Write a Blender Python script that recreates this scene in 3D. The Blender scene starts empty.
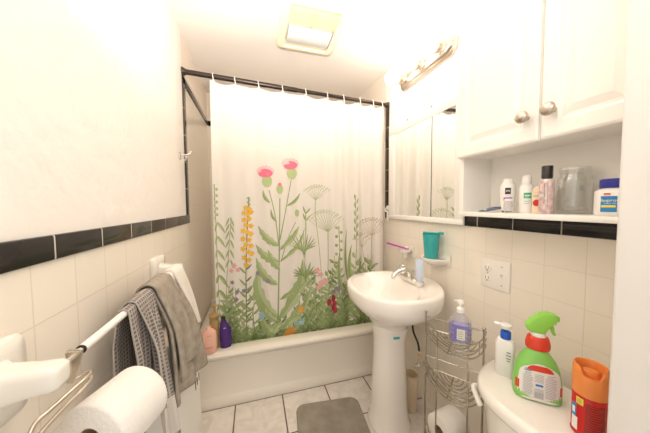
# Bathroom with a flowered shower curtain
BULB=11; WORLD=.45; FILL=4; FLASH=43; EXPO=1.3
import bpy, bmesh, math, random
from mathutils import Vector, Matrix
random.seed(7)
PI=math.pi; sin=math.sin; cos=math.cos
scene=bpy.context.scene; COL=scene.collection
CAM=Vector((.3782,-1.4675,1.1702))
W=1.3305            # room width
H1,TB,TM=1.1157,.0482,.1098   # top of the black band, its height, wall tile module
CEIL=2.15; YA=.162; YB=.90; YF=-1.20; ALC=1.945

# ------------------------------------------------------------------ materials
def mat(name,col,rough=.5,metal=0,**k):
    m=bpy.data.materials.new(name); m.use_nodes=True
    b=m.node_tree.nodes['Principled BSDF']
    b.inputs['Base Color'].default_value=(*col,1); b.inputs['Roughness'].default_value=rough; b.inputs['Metallic'].default_value=metal
    for kk,v in k.items():
        b.inputs[kk.replace('_',' ')].default_value=v
    # light procedural surface variation
    return m
def nodes(m): return m.node_tree.nodes, m.node_tree.links, m.node_tree.nodes['Principled BSDF']
def bump_noise(m,scale,strength,dist=.002,detail=4,coord='Object'):
    n,l,b=nodes(m)
    tc=n.new('ShaderNodeTexCoord'); t=n.new('ShaderNodeTexNoise'); t.inputs['Scale'].default_value=scale; t.inputs['Detail'].default_value=detail
    l.new(tc.outputs[coord],t.inputs['Vector'])
    bp=n.new('ShaderNodeBump'); bp.inputs['Strength'].default_value=strength; bp.inputs['Distance'].default_value=dist
    l.new(t.outputs['Fac'],bp.inputs['Height']); l.new(bp.outputs['Normal'],b.inputs['Normal'])
    return m
def mottle(m,c1,c2,scale,detail=4,coord='Object',lo=.35,hi=.65):
    n,l,b=nodes(m)
    tc=n.new('ShaderNodeTexCoord'); t=n.new('ShaderNodeTexNoise'); t.inputs['Scale'].default_value=scale; t.inputs['Detail'].default_value=detail
    r=n.new('ShaderNodeValToRGB'); r.color_ramp.elements[0].position=lo; r.color_ramp.elements[1].position=hi
    r.color_ramp.elements[0].color=(*c1,1); r.color_ramp.elements[1].color=(*c2,1)
    l.new(tc.outputs[coord],t.inputs['Vector']); l.new(t.outputs['Fac'],r.inputs['Fac']); l.new(r.outputs['Color'],b.inputs['Base Color'])
    return m
def tile_mat(name,axes,w,h,off,tile1,tile2,grout,mortar,rough,bump=.4,marble=None):
    m=mat(name,tile1,rough); n,l,b=nodes(m)
    g=n.new('ShaderNodeNewGeometry'); s=n.new('ShaderNodeSeparateXYZ'); c=n.new('ShaderNodeCombineXYZ')
    l.new(g.outputs['Position'],s.inputs[0])
    for i,a in enumerate(axes):
        ad=n.new('ShaderNodeMath'); ad.operation='SUBTRACT'; ad.inputs[1].default_value=off[i]
        l.new(s.outputs['XYZ'.index(a)],ad.inputs[0]); l.new(ad.outputs[0],c.inputs[i])
    t=n.new('ShaderNodeTexBrick'); t.offset=0; t.squash=1
    for k,v in (('Scale',1),('Mortar Size',mortar),('Mortar Smooth',.3),('Brick Width',w),('Row Height',h)): t.inputs[k].default_value=v
    t.inputs['Color1'].default_value=(*tile1,1); t.inputs['Color2'].default_value=(*tile2,1); t.inputs['Mortar'].default_value=(*grout,1)
    l.new(c.outputs[0],t.inputs['Vector'])
    out=t.outputs['Color']
    if marble:
        no=n.new('ShaderNodeTexNoise'); no.inputs['Scale'].default_value=marble[0]; no.inputs['Detail'].default_value=8; no.inputs['Distortion'].default_value=1.6
        l.new(g.outputs['Position'],no.inputs['Vector'])
        r=n.new('ShaderNodeValToRGB'); r.color_ramp.elements[0].position=.36; r.color_ramp.elements[1].position=.62
        r.color_ramp.elements[0].color=(*marble[1],1); r.color_ramp.elements[1].color=(1,1,1,1)
        l.new(no.outputs['Fac'],r.inputs['Fac'])
        mx=n.new('ShaderNodeMix'); mx.data_type='RGBA'; mx.blend_type='MULTIPLY'; mx.inputs[0].default_value=1
        l.new(out,mx.inputs[6]); l.new(r.outputs['Color'],mx.inputs[7]); out=mx.outputs[2]
    l.new(out,b.inputs['Base Color'])
    iv=n.new('ShaderNodeMath'); iv.operation='SUBTRACT'; iv.inputs[0].default_value=1; l.new(t.outputs['Fac'],iv.inputs[1])
    no2=n.new('ShaderNodeTexNoise'); no2.inputs['Scale'].default_value=9; l.new(g.outputs['Position'],no2.inputs['Vector'])
    ad=n.new('ShaderNodeMath'); ad.operation='MULTIPLY_ADD'; ad.inputs[1].default_value=.25; l.new(no2.outputs['Fac'],ad.inputs[0]); l.new(iv.outputs[0],ad.inputs[2])
    bp=n.new('ShaderNodeBump'); bp.inputs['Strength'].default_value=bump; bp.inputs['Distance'].default_value=.002
    l.new(ad.outputs[0],bp.inputs['Height']); l.new(bp.outputs['Normal'],b.inputs['Normal'])
    return m
def clear_mat(name,col,base):
    m=bpy.data.materials.new(name); m.use_nodes=True; n,l=m.node_tree.nodes,m.node_tree.links
    n.remove(n['Principled BSDF'])
    t=n.new('ShaderNodeBsdfTransparent'); t.inputs['Color'].default_value=(*col,1)
    g=n.new('ShaderNodeBsdfGlossy'); g.inputs['Roughness'].default_value=.04; g.inputs['Color'].default_value=(.95,.95,.95,1)
    w=n.new('ShaderNodeLayerWeight'); w.inputs['Blend'].default_value=.35
    a=n.new('ShaderNodeMath'); a.operation='MULTIPLY_ADD'; a.inputs[1].default_value=.75; a.inputs[2].default_value=base
    x=n.new('ShaderNodeMixShader')
    l.new(w.outputs['Facing'],a.inputs[0]); l.new(a.outputs[0],x.inputs[0]); l.new(t.outputs[0],x.inputs[1]); l.new(g.outputs[0],x.inputs[2]); d=n.new('ShaderNodeBsdfDiffuse'); d.inputs['Color'].default_value=(.9,.9,.88,1); y=n.new('ShaderNodeMixShader'); y.inputs[0].default_value=.05
    l.new(x.outputs[0],y.inputs[1]); l.new(d.outputs[0],y.inputs[2]); l.new(y.outputs[0],n['Material Output'].inputs['Surface'])
    return m
M={}
M['alcoveupper']=bump_noise(mat('alcove_upper_wall',(.80,.72,.63),.6),22,.3,.005)  # walls above the alcove tile, a little more beige than the rest
M['labelgrey']=mat('pale_grey_print',(.42,.42,.43),.6)
M['plaster']=bump_noise(mat('wall_paint',(.86,.82,.78),.5),16,.6,.010,6)
M['ceiling']=bump_noise(mat('ceiling_paint',(.86,.81,.76),.6),18,.2,.004)
TILE1,TILE2,GROUT=(.86,.80,.71),(.85,.79,.695),(.77,.70,.60)
M['tile_left']=tile_mat('left_wall_tile','YZ',TM,TM,(-.809-10*TM,H1-TB-20*TM),TILE1,TILE2,GROUT,.0016,.2)
M['tile_right']=tile_mat('right_wall_tile','YZ',TM,TM,(-.996-10*TM,H1-TB-20*TM),TILE1,TILE2,GROUT,.0014,.2)
M['tile_back']=tile_mat('back_wall_tile','XZ',TM,TM,(.0-10*TM,H1-TB-20*TM),TILE1,TILE2,GROUT,.0014,.2)
M['black_left']=tile_mat('black_band_tile','YZ',.1533,3,(-.8726-10*.1533,-1),(.018,.016,.015),(.022,.02,.018),(.6,.55,.48),.0022,.12,.5)
M['black_right']=tile_mat('black_liner_tile','YZ',.1533,3,(-.9349-10*.1533,-1),(.010,.009,.009),(.012,.011,.010),(.45,.4,.36),.0022,.12,.5)
M['black_up']=tile_mat('black_edge_tile','ZY',.1533,3,(H1-10*.1533,-1),(.03,.026,.024),(.026,.023,.02),(.5,.45,.4),.002,.15,.4)
M['floor']=tile_mat('floor_tile','XY',.2716,.2716,(.251-10*.2716,-.272-10*.2716),(.78,.74,.69),(.74,.70,.65),(.13,.075,.05),.0042,.35,.5,(11,(.86,.84,.82)))
M['porcelain']=mat('porcelain',(.88,.84,.79),.12,0,Coat_Weight=.4,Coat_Roughness=.05)
M['ceramic']=mat('white_ceramic',(.80,.77,.71),.15,0,Coat_Weight=.3)
M['tub']=mat('tub_enamel',(.84,.79,.71),.16,0,Coat_Weight=.3)
M['cab']=mat('white_cabinet_paint',(.87,.845,.80),.35)
M['trimwhite']=bump_noise(mat('door_paint',(.72,.70,.675),.4),30,.25,.003)
M['chrome']=mat('chrome',(.82,.80,.76),.12,1)
M['nickel']=mat('brushed_nickel',(.58,.51,.43),.3,1)
M['wire']=mat('wire_chrome',(.45,.40,.34),.25,1)
M['rod']=mat('bronze_rod',(.045,.032,.026),.3,.6)
M['bulbmat']=mat('bulb_glow',(1,1,1),.3); 
n_,l_,b_=nodes(M['bulbmat']); b_.inputs['Emission Color'].default_value=(1,.885,.76,1); b_.inputs['Emission Strength'].default_value=BULB
M['mirror']=mat('mirror_glass',(.93,.93,.91),.02,1)
M['cream']=mat('aged_cream_plastic',(.89,.81,.62),.4)
M['grille']=mat('tan_grille',(.78,.64,.45),.55)
M['lens']=mat('frosted_lens',(.62,.64,.65),.25)
M['white']=mat('white_plastic',(.84,.82,.79),.35)
M['ivory']=mat('ivory_plastic',(.86,.83,.77),.35)
M['dark']=mat('dark_plastic',(.02,.018,.018),.35)
M['slot']=mat('slot_dark',(.035,.03,.028),.6)
M['teal']=mat('teal_plastic',(.05,.52,.52),.25,0,Transmission_Weight=.25)
M['magenta']=mat('magenta_plastic',(.55,.06,.42),.3)
M['toothp']=mat('pale_blue_tube',(.58,.66,.78),.3)
M['glass']=clear_mat('clear_glass',(.96,.97,.96),.07)
M['clearp']=clear_mat('clear_bottle',(.95,.94,.96),.12)
M['lavender']=mat('lavender_soap',(.40,.34,.75),.2,0,Transmission_Weight=.35)
M['lavlabel']=mat('pale_label',(.80,.78,.66),.5)
M['violetlabel']=mat('violet_label',(.20,.17,.55),.5)
M['peach']=mat('peach_plastic',(.82,.47,.37),.3)
M['peachlabel']=mat('peach_label',(.72,.33,.26),.5)
M['gold']=mat('gold_plastic',(.44,.30,.12),.3,.2)
M['purple']=mat('purple_plastic',(.055,.013,.17),.25)
M['blue']=mat('blue_plastic',(.015,.10,.52),.3)
M['navy']=mat('navy_plastic',(.03,.035,.30),.35)
M['green']=mat('green_plastic',(.24,.58,.12),.3)
M['lime']=mat('lime_plastic',(.27,.62,.08),.3)
M['redp']=mat('red_plastic',(.66,.05,.02),.35)
M['redcan']=mat('red_can',(.56,.018,.014),.25)
M['darkred']=mat('dark_red_print',(.30,.010,.012),.35)
M['orange']=mat('orange_plastic',(.80,.26,.06),.35)
M['paperlabel']=mat('white_label',(.80,.79,.74),.5)
M['ink']=mat('grey_print',(.22,.22,.24),.6)
M['inkred']=mat('red_print',(.62,.03,.03),.5)
M['inkgreen']=mat('green_print',(.03,.42,.22),.5)
M['inkpurple']=mat('purple_print',(.36,.09,.42),.5)
M['inkblue']=mat('blue_print',(.02,.22,.52),.5)
M['inkyellow']=mat('yellow_print',(.85,.72,.05),.5)
M['inkpink']=mat('pink_print',(.72,.46,.44),.5)
M['inkwhite']=mat('white_print',(.86,.86,.86),.5)
M['cardblue']=mat('blue_grey_card',(.13,.17,.30),.4)
M['creambox']=mat('cream_carton',(.80,.66,.48),.55)
M['pinkbottle']=mottle(mat('mauve_bottle',(.6,.4,.4),.3),(.50,.33,.33),(.80,.68,.66),60,2)
M['paper']=bump_noise(mat('tissue_paper',(.80,.77,.73),.9),150,.6,.003)
M['card']=mat('cardboard_core',(.30,.20,.13),.8)
M['mat']=mottle(bump_noise(mat('grey_bath_mat',(.2,.18,.15),.95),260,.8,.004),(.275,.245,.20),(.35,.315,.26),14,6)
M['towelw']=bump_noise(mat('white_terry',(.84,.80,.74),.95),350,.7,.004)
M['towelg']=mottle(bump_noise(mat('grey_terry',(.3,.27,.23),.95),350,.9,.004),(.33,.285,.23),(.43,.375,.31),40,5)
M['curtain']=mat('curtain_cloth',(.91,.88,.83),.8)
n_,l_,b_=nodes(M['curtain'])
tr=n_.new('ShaderNodeBsdfTranslucent'); tr.inputs['Color'].default_value=(.92,.88,.82,1)
mx=n_.new('ShaderNodeMixShader'); mx.inputs[0].default_value=.35
l_.new(b_.outputs[0],mx.inputs[1]); l_.new(tr.outputs[0],mx.inputs[2]); l_.new(mx.outputs[0],n_['Material Output'].inputs['Surface'])
for nm,c in dict(sage=(.40,.45,.25),leaf=(.27,.34,.14),deep=(.13,.19,.06),stem=(.16,.20,.08),thistle=(.31,.39,.17),bulb=(.42,.50,.24),pink=(.74,.16,.25),palepink=(.80,.50,.50),yellow=(.74,.42,.05),rose=(.74,.40,.38),violet=(.27,.22,.29),blueflower=(.30,.48,.54),redflower=(.42,.03,.06),orangeflower=(.72,.33,.07),tan=(.50,.44,.31),sagef=(.56,.60,.42),tanf=(.56,.49,.38),vein=(.22,.29,.11),thistle2=(.44,.51,.28),leaf2=(.40,.46,.24),sage2=(.54,.57,.39),deep2=(.26,.33,.15)).items():
    M['p_'+nm]=mat('print_'+nm,c,.8)
# waffle-weave plaid (woven pattern in the cloth's own UVs)
m=mat('waffle_plaid',(.5,.48,.46),.95); n_,l_,b_=nodes(m)
uv=n_.new('ShaderNodeUVMap'); uv.uv_map='UVMap'; sp=n_.new('ShaderNodeSeparateXYZ'); l_.new(uv.outputs[0],sp.inputs[0])
def math_(op,a,bv):
    q=n_.new('ShaderNodeMath'); q.operation=op
    if hasattr(a,'links'): l_.new(a,q.inputs[0])
    else: q.inputs[0].default_value=a
    if hasattr(bv,'links'): l_.new(bv,q.inputs[1])
    else: q.inputs[1].default_value=bv
    return q.outputs[0]
def saw(sock,period,duty): return math_('LESS_THAN',math_('FRACT',math_('DIVIDE',sock,period),0),duty)
gu=saw(sp.outputs[0],.0105,.30); gv=saw(sp.outputs[1],.0105,.30)
line=math_('MAXIMUM',gu,gv)
rmp=n_.new('ShaderNodeValToRGB'); rmp.color_ramp.interpolation='CONSTANT'
cr=rmp.color_ramp; cr.elements[0].position=0; cr.elements[0].color=(.17,.145,.135,1); cr.elements[1].position=.435; cr.elements[1].color=(.66,.62,.57,1)
for p_,c_ in ((.545,(.17,.145,.135,1)),(.93,(.17,.145,.135,1))):
    e=cr.elements.new(p_); e.color=c_
l_.new(math_('FRACT',math_('DIVIDE',sp.outputs[1],1.0),0),rmp.inputs['Fac'])
mxx=n_.new('ShaderNodeMix'); mxx.data_type='RGBA'; mxx.blend_type='MIX'
l_.new(line,mxx.inputs[0]); l_.new(rmp.outputs['Color'],mxx.inputs[6]); mxx.inputs[7].default_value=(.60,.55,.50,1)
# only part of the grid shows as pale thread
f_=math_('MULTIPLY',line,.6); l_.new(f_,mxx.inputs[0]); l_.new(mxx.outputs[2],b_.inputs['Base Color'])
bp=n_.new('ShaderNodeBump'); bp.inputs['Strength'].default_value=.6; bp.inputs['Distance'].default_value=.003; l_.new(line,bp.inputs['Height']); l_.new(bp.outputs['Normal'],b_.inputs['Normal'])
M['plaid']=m

# ------------------------------------------------------------------ builders
ORG={}
def thing(name,label,cat,loc=(0,0,0),group=None,rot=0,local=False):
    o=bpy.data.objects.new(name,None); COL.objects.link(o); o.empty_display_size=.03
    o.location=loc; o.rotation_euler=(0,0,rot); o['label']=label; o['category']=cat
    if group: o['group']=group
    ORG[o.name]=Vector((0,0,0)) if local else Vector(loc)
    return o
def obj(name,bm,mats,parent=None,smooth=None,label=None,solid=0):
    me=bpy.data.meshes.new(name)
    if parent is not None: 
        o_=ORG[parent.name]
        if o_.length>0: bmesh.ops.translate(bm,verts=bm.verts,vec=-o_)
    bmesh.ops.recalc_face_normals(bm,faces=bm.faces) if not bm.faces.layers.int.get('keep') else None
    bm.to_mesh(me); bm.free()
    for m_ in (mats if isinstance(mats,(list,tuple)) else [mats]): me.materials.append(M[m_])
    o=bpy.data.objects.new(name,me); COL.objects.link(o)
    if parent is not None: o.parent=parent; ORG[o.name]=ORG[parent.name]
    else: ORG[o.name]=Vector((0,0,0))
    if smooth is not None:
        try: me.set_sharp_from_angle(angle=math.radians(smooth))
        except Exception: pass
        for p in me.polygons: p.use_smooth=True
    if label: o['label']=label
    if solid:
        md=o.modifiers.new('thickness','SOLIDIFY'); md.thickness=solid; md.offset=0
    return o
def tag(o,label,cat,group=None,kind=None):
    if label: o['label']=label
    if cat: o['category']=cat
    if group: o['group']=group
    if kind: o['kind']=kind
    return o
def struct(name,bm,mats,smooth=None):
    o=obj(name,bm,mats,None,smooth); o['kind']='structure'; return o
def NB(): return bmesh.new()
def box(bm,lo,hi,bev=0,seg=2,mi=0,rot=0,piv=None):
    lo=Vector(lo);hi=Vector(hi)
    r=bmesh.ops.create_cube(bm,size=1); vs=r['verts']
    d=hi-lo
    for v in vs: v.co=Vector((v.co.x*d.x,v.co.y*d.y,v.co.z*d.z))+(lo+hi)/2
    if rot:
        p=Vector(piv) if piv else (lo+hi)/2
        bmesh.ops.rotate(bm,verts=vs,cent=p,matrix=Matrix.Rotation(rot,3,'Z'))
    fs=set(f for v in vs for f in v.link_faces)
    for f in fs: f.material_index=mi
    if bev:
        es=list(set(e for v in vs for e in v.link_edges))
        bmesh.ops.bevel(bm,geom=es,offset=bev,segments=seg,profile=.5,affect='EDGES',material=mi)
    return bm
def ringloft(bm,rings,closed=True,cap0=True,cap1=True,mi=0):
    R=[[bm.verts.new(p) for p in r] for r in rings]
    n=len(R[0])
    for a,b in zip(R,R[1:]):
        for i in range(n if closed else n-1):
            j=(i+1)%n
            f=bm.faces.new((a[i],a[j],b[j],b[i])); f.material_index=mi
    if cap0: bm.faces.new(R[0][::-1]).material_index=mi
    if cap1: bm.faces.new(R[-1]).material_index=mi
    return R
def lathe(bm,prof,c=(0,0,0),seg=32,sx=1,sy=1,cap0=True,cap1=True,mi=0,axis='Z',rotz=0,mtx=None):
    rings=[]
    for r,z in prof:
        ring=[]
        for i in range(seg):
            a=2*PI*i/seg
            p=Vector((r*sx*cos(a),r*sy*sin(a),z))
            if axis=='X': p=Vector((p.z,p.x,p.y))
            elif axis=='Y': p=Vector((p.x,p.z,p.y))
            if mtx: p=mtx@p
            if rotz: p=Matrix.Rotation(rotz,3,'Z')@p
            ring.append(p+Vector(c))
        rings.append(ring)
    return ringloft(bm,rings,True,cap0,cap1,mi)
def catmull(pts,n=6,closed=False):
    P=[Vector(p) for p in pts]; out=[]; N=len(P)
    rng=range(N) if closed else range(N-1)
    for i in rng:
        g=lambda k:P[k%N] if closed else P[max(0,min(N-1,k))]
        p0,p1,p2,p3=g(i-1),g(i),g(i+1),g(i+2)
        for k in range(n):
            t=k/n
            out.append(.5*((2*p1)+(-p0+p2)*t+(2*p0-5*p1+4*p2-p3)*t*t+(-p0+3*p1-3*p2+p3)*t**3))
    if not closed: out.append(P[-1])
    return out
def tube(bm,pts,r,seg=8,closed=False,mi=0,flat=1):
    P=[Vector(p) for p in pts]; n=len(P); rings=[]
    prev=None
    for i,p in enumerate(P):
        if closed: t=(P[(i+1)%n]-P[i-1])
        else: t=P[min(n-1,i+1)]-P[max(0,i-1)]
        t.normalize()
        if prev is None:
            u=t.cross(Vector((0,0,1)))
            if u.length<1e-3: u=t.cross(Vector((1,0,0)))
            u.normalize()
        else:
            u=prev-t*prev.dot(t)
            if u.length<1e-5: u=t.orthogonal()
            u.normalize()
        prev=u; v=t.cross(u)
        rr=r(i/(n-1)) if callable(r) else r
        rings.append([p+u*rr*cos(2*PI*k/seg)+v*rr*flat*sin(2*PI*k/seg) for k in range(seg)])
    if closed:
        rings.append(rings[0]); 
        R=[[bm.verts.new(q) for q in rg] for rg in rings[:-1]]
        for a in range(n):
            A,B=R[a],R[(a+1)%n]
            for i in range(seg):
                j=(i+1)%seg
                bm.faces.new((A[i],A[j],B[j],B[i])).material_index=mi
    else: ringloft(bm,rings,True,True,True,mi)
    return bm
def prism(bm,pts,plane,a,b,bev=0,mi=0):
    """extrude a 2D outline: plane 'YZ' along X, 'XZ' along Y, 'XY' along Z"""
    def to(p,w):
        return {'YZ':(w,p[0],p[1]),'XZ':(p[0],w,p[1]),'XY':(p[0],p[1],w)}[plane]
    r0=[bm.verts.new(to(p,a)) for p in pts]; r1=[bm.verts.new(to(p,b)) for p in pts]
    fs=[bm.faces.new(r0[::-1]),bm.faces.new(r1)]
    n=len(pts)
    for i in range(n):
        j=(i+1)%n; fs.append(bm.faces.new((r0[i],r0[j],r1[j],r1[i])))
    for f in fs: f.material_index=mi
    if bev:
        es=[e for f in fs[:2] for e in f.edges]
        bmesh.ops.bevel(bm,geom=list(set(es)),offset=bev,segments=3,profile=.5,affect='EDGES',material=mi)
    return bm
def ball(bm,c,r,s=(1,1,1),seg=20,mi=0):
    q=bmesh.ops.create_uvsphere(bm,u_segments=seg,v_segments=max(8,seg//2),radius=r)
    for v in q['verts']: v.co=Vector((v.co.x*s[0],v.co.y*s[1],v.co.z*s[2]))+Vector(c)
    for f in set(f for v in q['verts'] for f in v.link_faces): f.material_index=mi
def sheet(bm,fn,nu,nv,mi=0,uv=None):
    lay=bm.loops.layers.uv.get('UVMap') or bm.loops.layers.uv.new('UVMap')
    V=[[bm.verts.new(fn(i/nu,j/nv)) for j in range(nv+1)] for i in range(nu+1)]
    for i in range(nu):
        for j in range(nv):
            f=bm.faces.new((V[i][j],V[i+1][j],V[i+1][j+1],V[i][j+1])); f.material_index=mi
            if uv:
                for lp,(a,b) in zip(f.loops,((i,j),(i+1,j),(i+1,j+1),(i,j+1))): lp[lay].uv=uv(a/nu,b/nv)
    return V
def sellipse(hx,hy,n=2.6,seg=36,cx=0,cy=0):
    out=[]
    for i in range(seg):
        a=2*PI*i/seg; c,s=cos(a),sin(a)
        out.append((cx+hx*math.copysign(abs(c)**(2/n),c),cy+hy*math.copysign(abs(s)**(2/n),s)))
    return out
def loft(bm,secs,c=(0,0,0),seg=36,rotz=0,mi=0,cap0=True,cap1=True):
    """secs: (z,hx,hy,exp,cx,cy)"""
    rings=[]
    R=Matrix.Rotation(rotz,3,'Z')
    for s in secs:
        z,hx,hy=s[:3]; n=s[3] if len(s)>3 else 2.6; cx=s[4] if len(s)>4 else 0; cy=s[5] if len(s)>5 else 0
        rings.append([R@Vector((p[0],p[1],z))+Vector(c) for p in sellipse(hx,hy,n,seg,cx,cy)])
    return ringloft(bm,rings,True,cap0,cap1,mi)
def facing(x,y): return math.atan2(CAM.y-y,CAM.x-x)
def wrap_pt(c,rx,ry,rotz,a,z,off):
    """point on an oval bottle wall; a is the world angle"""
    b=a-rotz
    # polar radius of the ellipse at angle b
    r=1/math.sqrt((cos(b)/rx)**2+(sin(b)/ry)**2)+off
    return Vector((c[0]+r*cos(a),c[1]+r*sin(a),z))
def patch(bm,c,rx,ry,rotz,a0,a1,z0,z1,off=.0008,mi=0,n=14):
    V=[[bm.verts.new(wrap_pt(c,rx,ry,rotz,a0+(a1-a0)*i/n,z,off)) for z in (z0,z1)] for i in range(n+1)]
    for i in range(n): bm.faces.new((V[i][0],V[i+1][0],V[i+1][1],V[i][1])).material_index=mi
def text_polys(s,size):
    cu=bpy.data.curves.new('txt','FONT'); cu.body=s; cu.size=size; cu.align_x='CENTER'; cu.align_y='CENTER'; cu.resolution_u=3
    o=bpy.data.objects.new('txt',cu); COL.objects.link(o)
    dg=bpy.context.evaluated_depsgraph_get(); me=bpy.data.meshes.new_from_object(o.evaluated_get(dg))
    vs=[v.co.copy() for v in me.vertices]; ps=[list(p.vertices) for p in me.polygons]
    bpy.data.objects.remove(o); bpy.data.curves.remove(cu); bpy.data.meshes.remove(me)
    return vs,ps
def wraptext(bm,s,size,c,rx,ry,rotz,a,z,off=.0014,mi=0):
    vs,ps=text_polys(s,size); r=1/math.sqrt((cos(a-rotz)/rx)**2+(sin(a-rotz)/ry)**2)
    V=[bm.verts.new(wrap_pt(c,rx,ry,rotz,a+v.x/r,z+v.y,off)) for v in vs]
    for p in ps:
        try: bm.faces.new([V[i] for i in p]).material_index=mi
        except ValueError: pass
def flattext(bm,s,size,org,ux,uz,mi=0):
    vs,ps=text_polys(s,size)
    V=[bm.verts.new(Vector(org)+Vector(ux)*v.x+Vector(uz)*v.y) for v in vs]
    for p in ps:
        try: bm.faces.new([V[i] for i in p]).material_index=mi
        except ValueError: pass
PRINT_STEMS= [([(0.155,1.297),(0.158,1.025),(0.161,0.723),(0.169,0.382)],0.006,'sage'),([(0.244,1.1),(0.228,0.931),(0.205,0.657),(0.198,0.377)],0.005,'sage'),([(0.35,1.221),(0.333,0.987),(0.321,0.707),(0.32,0.351)],0.008,'stem'),([(0.512,0.36),(0.523,0.688),(0.531,0.947),(0.538,1.215)],0.01,'leaf'),([(0.527,0.909),(0.505,1.108),(0.471,1.265)],0.007,'leaf'),([(0.534,0.947),(0.575,1.138),(0.613,1.33)],0.007,'leaf'),([(0.538,0.804),(0.585,0.945),(0.638,1.06)],0.006,'leaf'),([(0.774,1.202),(0.74,1.229),(0.714,1.261)],0.003,'sage'),([(0.774,1.202),(0.749,1.234),(0.73,1.273)],0.003,'sage'),([(0.774,1.202),(0.759,1.238),(0.747,1.281)],0.003,'sage'),([(0.774,1.202),(0.768,1.241),(0.764,1.286)],0.003,'sage'),([(0.774,1.202),(0.777,1.242),(0.781,1.288)],0.003,'sage'),([(0.774,1.202),(0.787,1.241),(0.798,1.287)],0.003,'sage'),([(0.774,1.202),(0.796,1.239),(0.816,1.282)],0.003,'sage'),([(0.774,1.202),(0.806,1.235),(0.833,1.274)],0.003,'sage'),([(0.774,1.202),(0.815,1.229),(0.85,1.262)],0.003,'sage'),([(0.774,1.202),(0.773,1.103),(0.798,0.867),(0.817,0.591)],0.006,'sage'),([(0.855,0.986),(0.786,1.026),(0.725,1.071)],0.003,'sage'),([(0.855,0.986),(0.797,1.034),(0.745,1.088)],0.003,'sage'),([(0.855,0.986),(0.807,1.041),(0.765,1.101)],0.003,'sage'),([(0.855,0.986),(0.818,1.046),(0.785,1.111)],0.003,'sage'),([(0.855,0.986),(0.829,1.049),(0.805,1.118)],0.003,'sage'),([(0.855,0.986),(0.84,1.051),(0.825,1.121)],0.003,'sage'),([(0.855,0.986),(0.851,1.05),(0.845,1.121)],0.003,'sage'),([(0.855,0.986),(0.862,1.048),(0.866,1.117)],0.003,'sage'),([(0.855,0.986),(0.873,1.044),(0.887,1.11)],0.003,'sage'),([(0.855,0.986),(0.883,1.039),(0.907,1.099)],0.003,'sage'),([(0.855,0.986),(0.894,1.031),(0.928,1.084)],0.003,'sage'),([(0.855,0.986),(0.906,1.022),(0.949,1.065)],0.003,'sage'),([(0.855,0.986),(0.854,0.781),(0.845,0.519)],0.007,'sage'),([(1.184,0.945),(1.129,0.978),(1.083,1.017)],0.003,'tan'),([(1.184,0.945),(1.14,0.985),(1.103,1.032)],0.003,'tan'),([(1.184,0.945),(1.151,0.991),(1.123,1.045)],0.003,'tan'),([(1.184,0.945),(1.162,0.996),(1.143,1.053)],0.003,'tan'),([(1.184,0.945),(1.173,0.998),(1.163,1.058)],0.003,'tan'),([(1.184,0.945),(1.184,0.999),(1.184,1.059)],0.003,'tan'),([(1.184,0.945),(1.195,0.997),(1.204,1.057)],0.003,'tan'),([(1.184,0.945),(1.206,0.994),(1.225,1.051)],0.003,'tan'),([(1.184,0.945),(1.217,0.989),(1.246,1.041)],0.003,'tan'),([(1.184,0.945),(1.229,0.982),(1.267,1.028)],0.003,'tan'),([(1.184,0.945),(1.24,0.973),(1.288,1.01)],0.003,'tan'),([(1.184,0.945),(1.177,0.757),(1.169,0.48)],0.006,'sage'),([(1.122,0.862),(1.087,0.892),(1.06,0.929)],0.003,'tan'),([(1.122,0.862),(1.098,0.901),(1.079,0.946)],0.003,'tan'),([(1.122,0.862),(1.109,0.905),(1.097,0.954)],0.003,'tan'),([(1.122,0.862),(1.119,0.904),(1.115,0.954)],0.003,'tan'),([(1.122,0.862),(1.13,0.899),(1.134,0.944)],0.003,'tan'),([(1.122,0.862),(1.141,0.889),(1.153,0.925)],0.003,'tan'),([(1.122,0.862),(1.153,0.665)],0.004,'tan'),([(0.705,1.124),(0.703,0.939),(0.686,0.639),(0.691,0.401)],0.006,'leaf'),([(1.053,1.236),(1.06,0.992),(1.068,0.493)],0.005,'leaf'),([(0.934,1.024),(0.941,0.789),(0.925,0.509)],0.005,'leaf'),([(0.664,0.466),(0.63,0.423),(0.609,0.345)],0.006,'stem'),([(0.368,0.331),(0.363,0.415),(0.353,0.513)],0.006,'deep')]
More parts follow.
